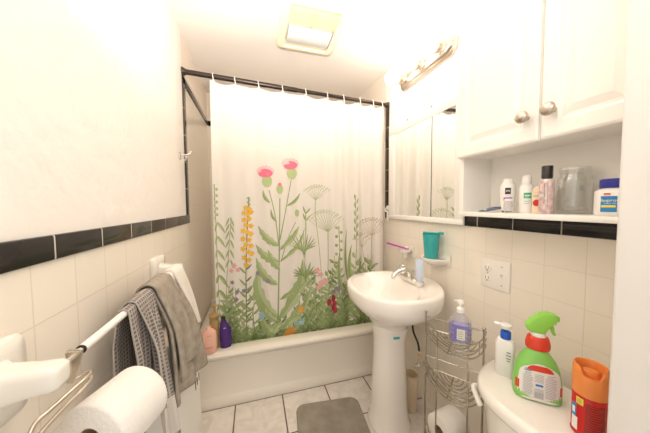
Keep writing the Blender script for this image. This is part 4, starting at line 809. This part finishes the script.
for k,(hh,w_) in enumerate(((.082,.010),(.072,.013),(.062,.012),(.054,.008))):
    vs=[]
    ux=Vector((cos(ra),sin(ra),0)); uy=Vector((sin(ra),-cos(ra),0))
    o_=Vector((x,y,z0+hh))+uy*.0196+ux*.012
    q=[b.verts.new(o_+ux*(-w_/2)),b.verts.new(o_+ux*(w_/2)),b.verts.new(o_+ux*(w_/2)+Vector((0,0,.004))),b.verts.new(o_+ux*(-w_/2)+Vector((0,0,.004)))]
    b.faces.new(q)
obj('label_print',b,'ink',t)
# spray bottle
x,y=1.165,-.978; rot=math.radians(-42)
t=thing('spray_cleaner','green trigger spray bottle with a red collar and white back label on the toilet tank','spray bottle',(x,y,LZt+.0005),None,rot,True)
b=NB(); loft(b,[(0,.050,.022,3.4),(.004,.0545,.0265,3.4),(.012,.056,.028,3.4),(.055,.0555,.028,3.2),(.095,.050,.027,2.8),(.120,.040,.025,2.5),(.138,.027,.022,2.3),(.150,.019,.018,2.1),(.160,.0165,.0165,2)],(0,0,0),44); obj('bottle_body',b,'green',t,60)
# back label following the shoulder line
def hw(z):
    pts=[(0,.050),(.012,.056),(.055,.0555),(.095,.050),(.120,.040),(.138,.027),(.15,.019)]
    for (a0,w0),(a1,w1) in zip(pts,pts[1:]):
        if z<=a1: return w0+(w1-w0)*(z-a0)/(a1-a0)
    return .019
def fy(x_,z):
    pts=[(0,.0265),(.055,.028),(.095,.027),(.120,.025),(.138,.022)]
    d=.022
    for (a0,w0),(a1,w1) in zip(pts,pts[1:]):
        if z<=a1: d=w0+(w1-w0)*(z-a0)/(a1-a0); break
    h=hw(z); n=3.2; return -d*max(0,1-min(1,abs(x_)/h)**n)**(1/n)
def decal(bm,x0,x1,z0,z1,off,nx=10,nz=6,shape=None,mi=0):
    V=[]
    for i in range(nx+1):
        r=[]
        for j in range(nz+1):
            z=z0+(z1-z0)*j/nz
            a0,a1=(x0,x1) if not shape else shape(z)
            xx=a0+(a1-a0)*i/nx; r.append(bm.verts.new((xx,fy(xx,z)-off,z)))
        V.append(r)
    for i in range(nx):
        for j in range(nz): bm.faces.new((V[i][j],V[i+1][j],V[i+1][j+1],V[i][j+1])).material_index=mi
def arch(z): 
    w=min(.0490,hw(z)*.88)
    if z>.082: w*=math.sqrt(max(.02,1-((z-.082)/.030)**2))
    return (-w,w)
b=NB(); decal(b,0,0,.005,.113,.0012,14,18,arch); obj('back_label',b,'paperlabel',t,60)
b=NB(); decal(b,0,0,.092,.1085,.0020,12,6,lambda z:(-.030*math.sqrt(max(.05,1-((z-.092)/.019)**2)),.030*math.sqrt(max(.05,1-((z-.092)/.019)**2)))); obj('red_arch',b,'redp',t)
for s in (-1,1):
    b=NB(); decal(b,s*.0455,s*.0535,.030,.056,.0012,6,4); obj('red_flash',b,'redp',t)
b=NB()
for col,(x0,x1) in enumerate(((-.038,-.016),(.012,.037))):
    for k in range(15):
        z=.020+k*.0046; xe=x1-(.003 if (k*7+col)%4==0 else 0); 
        decal(b,x0+(0.004 if z>.078 else 0),xe-(0.004 if z>.078 else 0),z,z+.0017,.0020,4,1)
for k in range(6): decal(b,-.012,.008,.062+k*.004,.0635+k*.004,.0020,3,1)
for k in range(9): decal(b,-.0125+k*.0024,-.0112+k*.0024+(.0005 if k%3 else 0),.014,.033,.0020,1,2)
for k in range(3): decal(b,-.0125,.0085,.0345+.003*k,.0357+.003*k,.0020,3,1)
obj('label_print',b,'labelgrey',t)
b=NB(); decal(b,-.010,.007,.050,.056,.0022,3,1); obj('blue_mark',b,'inkblue',t)
b=NB(); decal(b,-.036,-.020,.0895,.0915,.0021,3,1); decal(b,-.034,-.022,.094,.0955,.0021,3,1); obj('blue_heading',b,'inkblue',t)
b=NB(); lathe(b,[(.0205,.146),(.0225,.149),(.0235,.160),(.0215,.174),(.0195,.183),(.017,.186)],(0,0,0),30,sx=1.25,sy=.95); obj('red_collar',b,'redp',t,40)
b=NB(); lathe(b,[(.0175,.186),(.0180,.188),(.0180,.194),(.016,.196)],(0,0,0),28); obj('neck_ring',b,'white',t,40)
b=NB(); prism(b,[(-.018,.196),(.013,.196),(.016,.204),(.018,.218),(.026,.222),(.036,.230),(.040,.242),(.036,.254),(.020,.258),(.002,.252),(-.018,.232),(-.030,.214),(-.028,.203)],'XZ',-.0135,.0135,.004); obj('trigger_head',b,'lime',t,40)
b=NB(); tube(b,catmull([(.027,0,.224),(.031,0,.212),(.033,0,.202),(.037,0,.194)],5),lambda s:.0052-.0012*s,10); obj('trigger',b,'lime',t,60)
b=NB(); box(b,(.0385,-.007,.236),(.045,.007,.250),.002); obj('nozzle',b,'lime',t,40)
# aerosol can
x,y=1.160,-1.097; a=facing(x,y); r=.0305; z0=LZt+.0005; HC=.102
t=thing('aerosol_can','red aerosol can with an orange cap on the toilet tank by the door jamb','spray can',(x,y,z0))
b=NB(); lathe(b,[(r-.002,0),(r+.001,.002),(r+.001,.005),(r,.007),(r,HC-.004),(r-.003,HC)],(x,y,z0),44); obj('can_body',b,'redcan',t,40)
b=NB(); R=[]
def captop(i): 
    d_=abs(((2*PI*i/64-a-.1+PI)%(2*PI))-PI); return .074-.024*(1/(1+math.exp((d_-.62)*14)))
for r_,f_,z_ in ((r-.002,0,0),(r+.0012,0,.002),(r+.0012,.5,0),(r+.0002,1,-.004),(r-.002,1,0),(r-.004,1,-.003),(r-.005,0,.044),):
    ring=[]
    for i in range(64):
        an=2*PI*i/64; z=z0+HC+z_+captop(i)*f_
        ring.append(Vector((x+r_*cos(an),y+r_*sin(an),z)))
    R.append(ring)
ringloft(b,R); obj('orange_cap',b,'orange',t,40)
b=NB(); p=Vector((x+.004*cos(a+PI),y+.004*sin(a+PI),0)); loft(b,[(z0+HC+.044,.016,.012,2.5),(z0+HC+.054,.016,.012,2.5),(z0+HC+.058,.013,.009,2.5)],(p.x,p.y,0),24,a+PI/2); obj('spray_button',b,'orange',t,40)
b=NB(); patch(b,(x,y),r,r,0,a-.75,a-.30,z0+HC-.022,z0+HC-.005,.0008); obj('yellow_tag',b,'inkyellow',t)
b=NB(); 
for k in range(3): patch(b,(x,y),r,r,0,a-.68,a-.40,z0+HC-.018+k*.004,z0+HC-.0165+k*.004,.0014)
obj('tag_print',b,'ink',t)
b=NB(); patch(b,(x,y),r,r,0,a-.18,a+1.0,z0+.010,z0+HC-.012,.0006,n=20); obj('dark_panel',b,'darkred',t)
b=NB()
for k in range(13):
    patch(b,(x,y),r,r,0,a-.10,a+.80-.12*((k*5)%3),z0+.016+k*.0058,z0+.0175+k*.0058,.0012)
obj('panel_print',b,'redp',t)
b=NB(); patch(b,(x,y),r,r,0,a-1.15,a-.72,z0+HC-.058,z0+HC-.026,.0008); obj('blue_badge',b,'inkblue',t)
b=NB(); patch(b,(x,y),r,r,0,a-1.05,a-.80,z0+HC-.050,z0+HC-.034,.0014); patch(b,(x,y),r,r,0,a-1.1,a-.62,z0+.012,z0+.044,.0008); obj('white_mark',b,'inkwhite',t)

# ------------------------------------------------------------------ bottles on the tub rim
RZ=.3412
x,y=.121,-.004
t=thing('body_wash','peach oval bottle at the left end of the tub rim, in front','bottle',(x,y,RZ-.001))
ra=facing(x,y)+PI/2
b=NB(); loft(b,[(RZ-.0008,.033,.019,2.6),(RZ+.004,.037,.022,2.6),(RZ+.06,.040,.024,2.5),(RZ+.115,.037,.022,2.4),(RZ+.132,.024,.016,2.2),(RZ+.138,.013,.011,2),(RZ+.152,.012,.010,2)],(x,y,0),36,ra); obj('bottle_body',b,'peach',t,50)
b=NB(); a=facing(x,y); patch(b,(x,y),.0405,.0245,ra,a-.9,a+.7,RZ+.034,RZ+.046,.0008); obj('label_band',b,'peachlabel',t)
b=NB(); patch(b,(x,y),.039,.0235,ra,a-.5,a+.5,RZ+.104,RZ+.108,.0008); obj('label_print',b,'peachlabel',t)
x,y=.142,.044; ra=facing(x,y)+PI/2
t=thing('gold_pump_bottle','amber gold pump bottle standing behind the peach bottle on the tub rim','pump bottle',(x,y,.3375))
z0=.3385
b=NB(); loft(b,[(z0,.022,.014,2.6),(z0+.004,.025,.016,2.6),(z0+.160,.026,.016,2.6),(z0+.172,.018,.013,2.3),(z0+.176,.012,.011,2)],(x,y,0),30,ra); obj('bottle_body',b,'gold',t,50)
b=NB(); lathe(b,[(.026,.176),(.028,.179),(.028,.196),(.014,.202),(.0075,.204),(.0065,.240),(.012,.243),(.012,.254),(.009,.256)],(x,y,z0),24); d_=Vector((cos(ra+PI*.1),sin(ra+PI*.1),0)); tube(b,[Vector((x,y,z0+.249)),Vector((x,y,z0+.249))+d_*.022,Vector((x,y,z0+.245))+d_*.030],.005,10); obj('pump_head',b,'gold',t,50)
x,y=.203,.036; ra=facing(x,y)+PI/2; z0=.3388
t=thing('shampoo_bottle','dark purple bottle on the tub rim against the curtain','bottle',(x,y,z0))
b=NB(); loft(b,[(z0,.026,.016,2.6),(z0+.004,.030,.018,2.6),(z0+.05,.033,.019,2.5),(z0+.110,.031,.018,2.4,-.002),(z0+.140,.022,.015,2.2,-.007),(z0+.158,.013,.011,2,-.011),(z0+.164,.011,.010,2,-.011)],(x,y,0),36,ra); obj('bottle_body',b,'purple',t,50)
b=NB(); p=Vector((x,y,0))+Matrix.Rotation(ra,3,'Z')@Vector((-.011,0,0)); lathe(b,[(.0115,.164),(.012,.166),(.012,.180),(.008,.184)],(p.x,p.y,z0),20); d_=Vector((cos(ra),sin(ra),0)); obj('flip_cap',b,'dark',t,50)
b=NB(); a=facing(x,y); patch(b,(x,y),.032,.0188,ra,a-.5,a+.0,z0+.120,z0+.123,.0012); obj('label_print',b,'inkwhite',t)

# ------------------------------------------------------------------ left wall: towel bar
BX,BZ=.079,.917; BY0,BY1=-1.005,-.365
t=thing('towel_bar','white ceramic towel bar with two wall posts on the left wall','towel bar',(0,-.68,BZ))
for i,yy in enumerate((BY0,BY1)):
    b=NB(); yc=yy-.010 if i==0 else yy
    ringloft(b,[[Vector((x_,p[0],p[1])) for p in sellipse(hy_,hz_,8,40,yc,BZ-.010)] for x_,hy_,hz_ in ((.0005,.058,.062),(.010,.060,.064),(.016,.056,.060),(.019,.040,.044))]); 
    ringloft(b,[[Vector((x_,p[0],p[1])) for p in sellipse(hy_,hz_,3.6,32,yc+dy_,BZ-.004)] for x_,hy_,hz_,dy_ in ((.012,.034,.036,0),(.026,.025,.026,.002),(.060,.021,.021,.006),(.084,.020,.020,.008),(.092,.016,.016,.008),(.094,.009,.009,.008))]); obj('wall_post',b,'ceramic',t,50)
b=NB(); tube(b,[(BX,BY0+.018,BZ),(BX,-.940,BZ)],.0058,14); obj('inner_tube',b,'chrome',t,60)
b=NB(); tube(b,[(BX,-.943,BZ),(BX,BY1-.018,BZ)],.0078,16); obj('outer_tube',b,'white',t,60)
b=NB(); lathe(b,[(.0080,0),(.0080,.002)],(BX,-.9445,BZ),16,axis='Y'); obj('tube_collar',b,'dark',t,40)
# hanging roll holder
HYp=-.972
t=thing('roll_holder','bent metal wire toilet roll holder hooked over the near end of the towel bar','roll holder',(BX,HYp,BZ))
b=NB()
def strip(pts,w0,w1,th):
    for (p0,p1) in zip(pts,pts[1:]):
        pass
prism(b,[(.0745,.9285),(.0975,.9260),(.0950,.9160),(.0830,.8760),(.0735,.8770),(.0740,.9000)],'XZ',HYp-.001,HYp+.001)
tube(b,catmull([(.0745,HYp,.926),(.074,HYp+.006,.9285),(.0795,HYp+.008,.9285),(.090,HYp+.006,.926)],4),.0016,6)
obj('hook_plate',b,'nickel',t)
RC=Vector((.108,-.985,.780)); RL=.105; th=math.radians(20); ax=Vector((sin(th),cos(th),0))
b=NB(); fr=RC-ax*.026
tube(b,catmull([(.079,HYp+.004,.8765),(.088,HYp+.012,.8800),(.100,HYp+.012,.8835),(.1035,HYp+.002,.8850),(.1000,HYp-.020,.8830),(.0880,-1.026,.8750),(.0800,-1.046,.8680),(.0830,-1.060,.8450),tuple(fr+Vector((-.012,-.030,.030))),tuple(fr+Vector((-.004,-.018,.006))),tuple(fr+ax*.012),tuple(RC+ax*.02),tuple(RC+ax*(RL+.008))],7),.0031,10)
tube(b,catmull([(.1035,HYp+.004,.8840),(.1010,HYp+.002,.8700),(.0900,-1.010,.8600),(.0810,-1.040,.8480),(.0820,-1.056,.8330)],7),.0031,10)
obj('wire_arm',b,'nickel',t,60)
# roll on the holder
t=thing('hanging_toilet_roll','full white toilet paper roll on the wire holder below the towel bar','toilet paper',tuple(RC))
mt=Matrix.Rotation(-th,3,'Z')
b=NB(); prf=[(.0205,0),(.056,0),(.0595,.004),(.060,.012),(.060,RL-.012),(.0595,RL-.004),(.056,RL),(.0205,RL),(.0205,0)]
lathe(b,prf,RC,56,axis='Y',cap0=False,cap1=False,mtx=mt); obj('paper_roll',b,'paper',t,50)
b=NB(); lathe(b,[(.0203,.0005),(.0203,RL-.0005),(.0190,RL-.0005),(.0190,.0005),(.0203,.0005)],RC,32,axis='Y',cap0=False,cap1=False,mtx=mt); obj('cardboard_core',b,'card',t,50)

# ------------------------------------------------------------------ towels
def towel(bm,y0,y1,zi,zo,x_in=.066,flare=(.02,.02),skew=(0,0),zo1=None,ripple=.006,freq=3,ph=0,lift=0,off=0,nu=40,nv=60,voff=0):
    """cloth over the bar: behind it down to zi, in front down to zo (near) .. zo1 (far)"""
    zo1=zo if zo1 is None else zo1
    def fn(u,v):
        y=y0+(y1-y0)*u; r=.0105+off; top=BZ
        ze=zo+(zo1-zo)*u
        li=top-zi; la=PI*r; lo=top-ze; s=v*(li+la+lo)
        rp=ripple*sin(freq*2*PI*u+ph)
        if s<li: 
            d=li-s; x=BX-r-min(.012,d*.15)+.25*rp*min(1,d/.1); z=top-d
        elif s<li+la:
            a=PI*(s-li)/la; x=BX-r*cos(a); z=top+r*sin(a)
        else:
            d=s-li-la; k=min(1,d/.12); fl=flare[0]+(flare[1]-flare[0])*u
            x=BX+r+fl*(1-math.exp(-d*5))+rp*k+.012*k*sin(d*9+u*4+ph)*.35; z=top-d; y=y+(skew[0]+(skew[1]-skew[0])*u)*d+.004*k*sin(d*14+ph)
        return (max(x,.012+.001),y,z)
    L=(BZ-zi)+PI*.01+(BZ-min(zo,zo1))
    sheet(bm,fn,nu,nv,uv=lambda u,v:((y1-y0)*u,v*L+voff))
t=thing('plaid_towel','grey and white waffle plaid towel bunched over the towel bar','towel',(BX,-.73,BZ))
b=NB(); towel(b,-.800,-.675,.60,.60,flare=(.012,.022),skew=(.02,-.02),ripple=.006,freq=2.2,off=.001,voff=-.10); obj('wide_fold',b,'plaid',t,180,solid=.003)
b=NB(); towel(b,-.765,-.700,.80,.455,flare=(.050,.056),skew=(.04,.05),ripple=.011,freq=1.5,ph=.6,off=.006,nu=24); obj('long_fold',b,'plaid',t,180,solid=.003)
b=NB(); towel(b,-.716,-.673,.78,.60,flare=(.030,.034),skew=(.0,-.03),ripple=.004,freq=1.0,ph=2.,off=.008,nu=18); obj('side_fold',b,'plaid',t,180,solid=.003)
t=thing('grey_towel','taupe grey terry towel hanging between the plaid and the white towel','towel',(BX,-.57,BZ))
b=NB(); towel(b,-.668,-.505,.70,.575,flare=(.058,.086),skew=(-.04,.24),zo1=.530,ripple=.013,freq=2.1,ph=1.0,off=.004); obj('towel_cloth',b,'towelg',t,180,solid=.006)
b=NB(); towel(b,-.667,-.545,.74,.64,flare=(.066,.080),skew=(.0,.2),ripple=.012,freq=1.6,ph=.4,off=.016,nu=24); obj('top_fold',b,'towelg',t,180,solid=.006)
b=NB(); p=Vector((.1475,-.668,.592)); lathe(b,[(.006,0),(.006,.003),(.003,.005)],p,14,axis='X'); obj('snap_button',b,'chrome',t,50)
t=thing('white_towel','white terry towel hanging at the far end of the towel bar','towel',(BX,-.44,BZ))
b=NB(); towel(b,-.502,-.380,.72,.585,flare=(.040,.034),skew=(.26,.34),zo1=.585,ripple=.007,freq=1.7,ph=2.2,off=.004); obj('towel_cloth',b,'towelw',t,180,solid=.006)
b=NB(); towel(b,-.485,-.388,.75,.66,flare=(.050,.046),skew=(.27,.35),ripple=.006,freq=1.2,ph=.2,off=.011,nu=24); obj('top_fold',b,'towelw',t,180,solid=.006)

# ------------------------------------------------------------------ hamper
t=thing('laundry_hamper','white plastic laundry hamper with slotted rim under the towels','hamper',(.075,-.45,0))
hx0,hx1,hy0,hy1=.008,.127,-.620,-.298
b=NB()
def hring(z,g): return [Vector((p[0],p[1],z)) for p in rrect(hx0-0,hx1+g,hy0-g,hy1+g,.018)]
ringloft(b,[hring(.0005,.010),hring(.10,.010),hring(.545,0),hring(.548,.006),hring(.566,.006),hring(.570,.002),hring(.568,-.006),hring(.54,-.010),hring(.02,-.004)]); obj('hamper_body',b,'white',t,40)
for row,z in enumerate((.512,.466,.420)):
    for k in range(3):
        yy=hy1-.020-k*.030-(.012 if row%2 else 0); x_=hx1+.010*(.545-z)/.445
        b=NB(); box(b,(x_-.003,yy-.0045,z-.017),(x_+.0012,yy+.0045,z+.017),.001,1); obj('slot',b,'slot',t)
b=NB(); box(b,(hx1+.004,hy1-.040,.0005),(hx1+.0112,hy1+.008,.055),.002); obj('foot_gap_shade',b,'slot',t)  # dark block standing in for the shade in the gap at the foot

# ------------------------------------------------------------------ floor things
t=None
b=NB(); mat_rot=math.radians(-6)
pts=rrect(0,.365,-.50,0,.045,8)
Rm=Matrix.Rotation(mat_rot,3,'Z')
def mring(ins,z): return [Rm@Vector((p[0],p[1],0))+Vector((.588,-.116,z)) for p in rrect(ins,.365-ins,-.50+ins,-ins,.05-ins,8)]
ringloft(b,[mring(.003,.0006),mring(0,.004),mring(.001,.010),mring(.006,.0125),mring(.012,.013)])
tag(obj('bath_mat',b,'mat',None,60),'grey bath mat with rounded corners on the tiled floor','bath mat')
bx_,by_=1.215,-.318
t=thing('waste_bin','small beige bin in the gap behind the sink pedestal','bin',(bx_,by_,0))
b=NB(); lathe(b,[(.033,.0005),(.035,.003),(.040,.20),(.042,.205),(.042,.210),(.038,.210),(.033,.01)],(bx_,by_,0),32); obj('bin_body',b,'creambox',t,50)
# water supply
t=thing('supply_valve','chrome shutoff valve with a dark supply hose under the sink','valve',(1.3,-.30,.30))
for yy,zv in ((-.300,.228),):
    b=NB(); lathe(b,[(.022,-.001),(.022,-.005),(.010,-.008),(.010,-.040)],(W,yy,zv),18,axis='X'); ball(b,(W-.046,yy,zv),.014); tube(b,[(W-.046,yy,zv),(W-.046,yy,zv+.030)],.008,12); lathe(b,[(.012,-.056),(.017,-.060),(.017,-.068),(.012,-.071)],(W,yy,zv),16,sy=.6,axis='X'); obj('shutoff_valve',b,'chrome',t,50)
    b=NB(); tube(b,catmull([(W-.046,yy,zv+.085),(W-.047,yy+.012,zv+.13),(W-.055,yy+.05,zv+.20),(1.245,-.31,.575)],7),.0058,10); obj('supply_hose',b,'slot',t,60)
    b=NB(); lathe(b,[(.011,.030),(.012,.034),(.012,.052),(.009,.056),(.009,.066),(.012,.070),(.012,.084),(.008,.088)],(W-.046,yy,zv),16); obj('hose_nut',b,'creambox',t,40)
# robe hook
t=thing('robe_hook','small chrome double robe hook on the painted left wall','hook',(0,.010,1.435))
b=NB(); ringloft(b,[[Vector((x_,p[0],p[1])) for p in sellipse(h_,h_*1.5,2.4,24,.010,1.436)] for x_,h_ in ((.0003,.014),(.005,.014),(.007,.011))]); obj('hook_plate',b,'chrome',t,50)
b=NB(); tube(b,catmull([(.006,.010,1.442),(.030,.012,1.444),(.046,.026,1.452),(.050,.034,1.462)],5),.0036,8); ball(b,(.050,.034,1.463),.006); tube(b,catmull([(.006,.010,1.430),(.024,.008,1.418),(.032,.004,1.414),(.036,.0,1.428)],5),.0036,8); ball(b,(.036,.0,1.430),.006); obj('hook_prongs',b,'chrome',t,60)
# curtain tie-back hook with ring
ty_=.118
t=thing('tieback_hook','white plastic hook with a loop beside the mirror cabinet at the curtain edge','hook',(W,ty_,1.11))
b=NB(); lathe(b,[(.020,-.0075),(.020,-.011),(.012,-.016),(.007,-.018)],(W,ty_,1.142),20,axis='X'); tube(b,catmull([(W-.016,ty_,1.142),(W-.030,ty_,1.138),(W-.034,ty_-.01,1.124),(W-.028,ty_-.024,1.117),(W-.020,ty_-.026,1.122)],5),.0045,8); obj('hook_body',b,'white',t,50)
b=NB(); tube(b,[(W-.026+.017*sin(q),ty_-.028+.022*sin(q),1.082+.040*cos(q)) for q in [2*PI*k/30 for k in range(30)]],.0036,8,True); obj('loop',b,'white',t,60)

# ------------------------------------------------------------------ light and camera
wd=bpy.data.worlds.new('World'); scene.world=wd; wd.use_nodes=True
wd.node_tree.nodes['Background'].inputs['Color'].default_value=(1,.95,.88,1); wd.node_tree.nodes['Background'].inputs['Strength'].default_value=WORLD
def lamp(name,kind,loc,energy,color,size=.3,rot=(0,0,0),sy=None):
    l=bpy.data.lights.new(name,kind); l.energy=energy; l.color=color
    if kind=='AREA':
        l.size=size
        if sy: l.shape='RECTANGLE'; l.size_y=sy
    elif kind=='POINT': l.shadow_soft_size=size
    o=bpy.data.objects.new(name,l); COL.objects.link(o); o.location=loc; o.rotation_euler=rot; return o
lamp('doorway_fill','POINT',(.40,-1.78,1.75),FILL,(1,.90,.78),.16)  # unseen fill light added behind the camera to brighten cabinet and niche
sp=lamp('bounce_flash','SPOT',(.40,-1.22,1.50),FLASH,(1,.93,.85))
sp.data.spot_size=math.radians(116); sp.data.spot_blend=.9; sp.data.shadow_soft_size=.06
sp.rotation_euler=Vector((.10,.82,1)).to_track_quat('-Z','Y').to_euler()
cam=bpy.data.cameras.new('camera'); co=bpy.data.objects.new('camera',cam); COL.objects.link(co)
cam.sensor_fit='HORIZONTAL'; cam.sensor_width=36; cam.lens=242.94*36/650; cam.clip_start=.01
yw,pt,rl=math.radians(16.268),math.radians(2.765),math.radians(-.4066)
fw=Vector((sin(yw)*cos(pt),cos(yw)*cos(pt),-sin(pt))); rt=Vector((cos(yw),-sin(yw),0)); up=rt.cross(fw)
r2=rt*cos(rl)+up*sin(rl); u2=up*cos(rl)-rt*sin(rl)
co.matrix_world=Matrix(((r2.x,u2.x,-fw.x,CAM.x),(r2.y,u2.y,-fw.y,CAM.y),(r2.z,u2.z,-fw.z,CAM.z),(0,0,0,1)))
scene.camera=co
scene.view_settings.view_transform='Standard'; scene.view_settings.look='None'; scene.view_settings.gamma=1; scene.view_settings.use_curve_mapping=False
scene.view_settings.exposure=EXPO
scene.cycles.max_bounces=10; scene.cycles.diffuse_bounces=6; scene.cycles.glossy_bounces=5; scene.cycles.transmission_bounces=8
scene.cycles.use_denoising=True; scene.cycles.sample_clamp_indirect=6
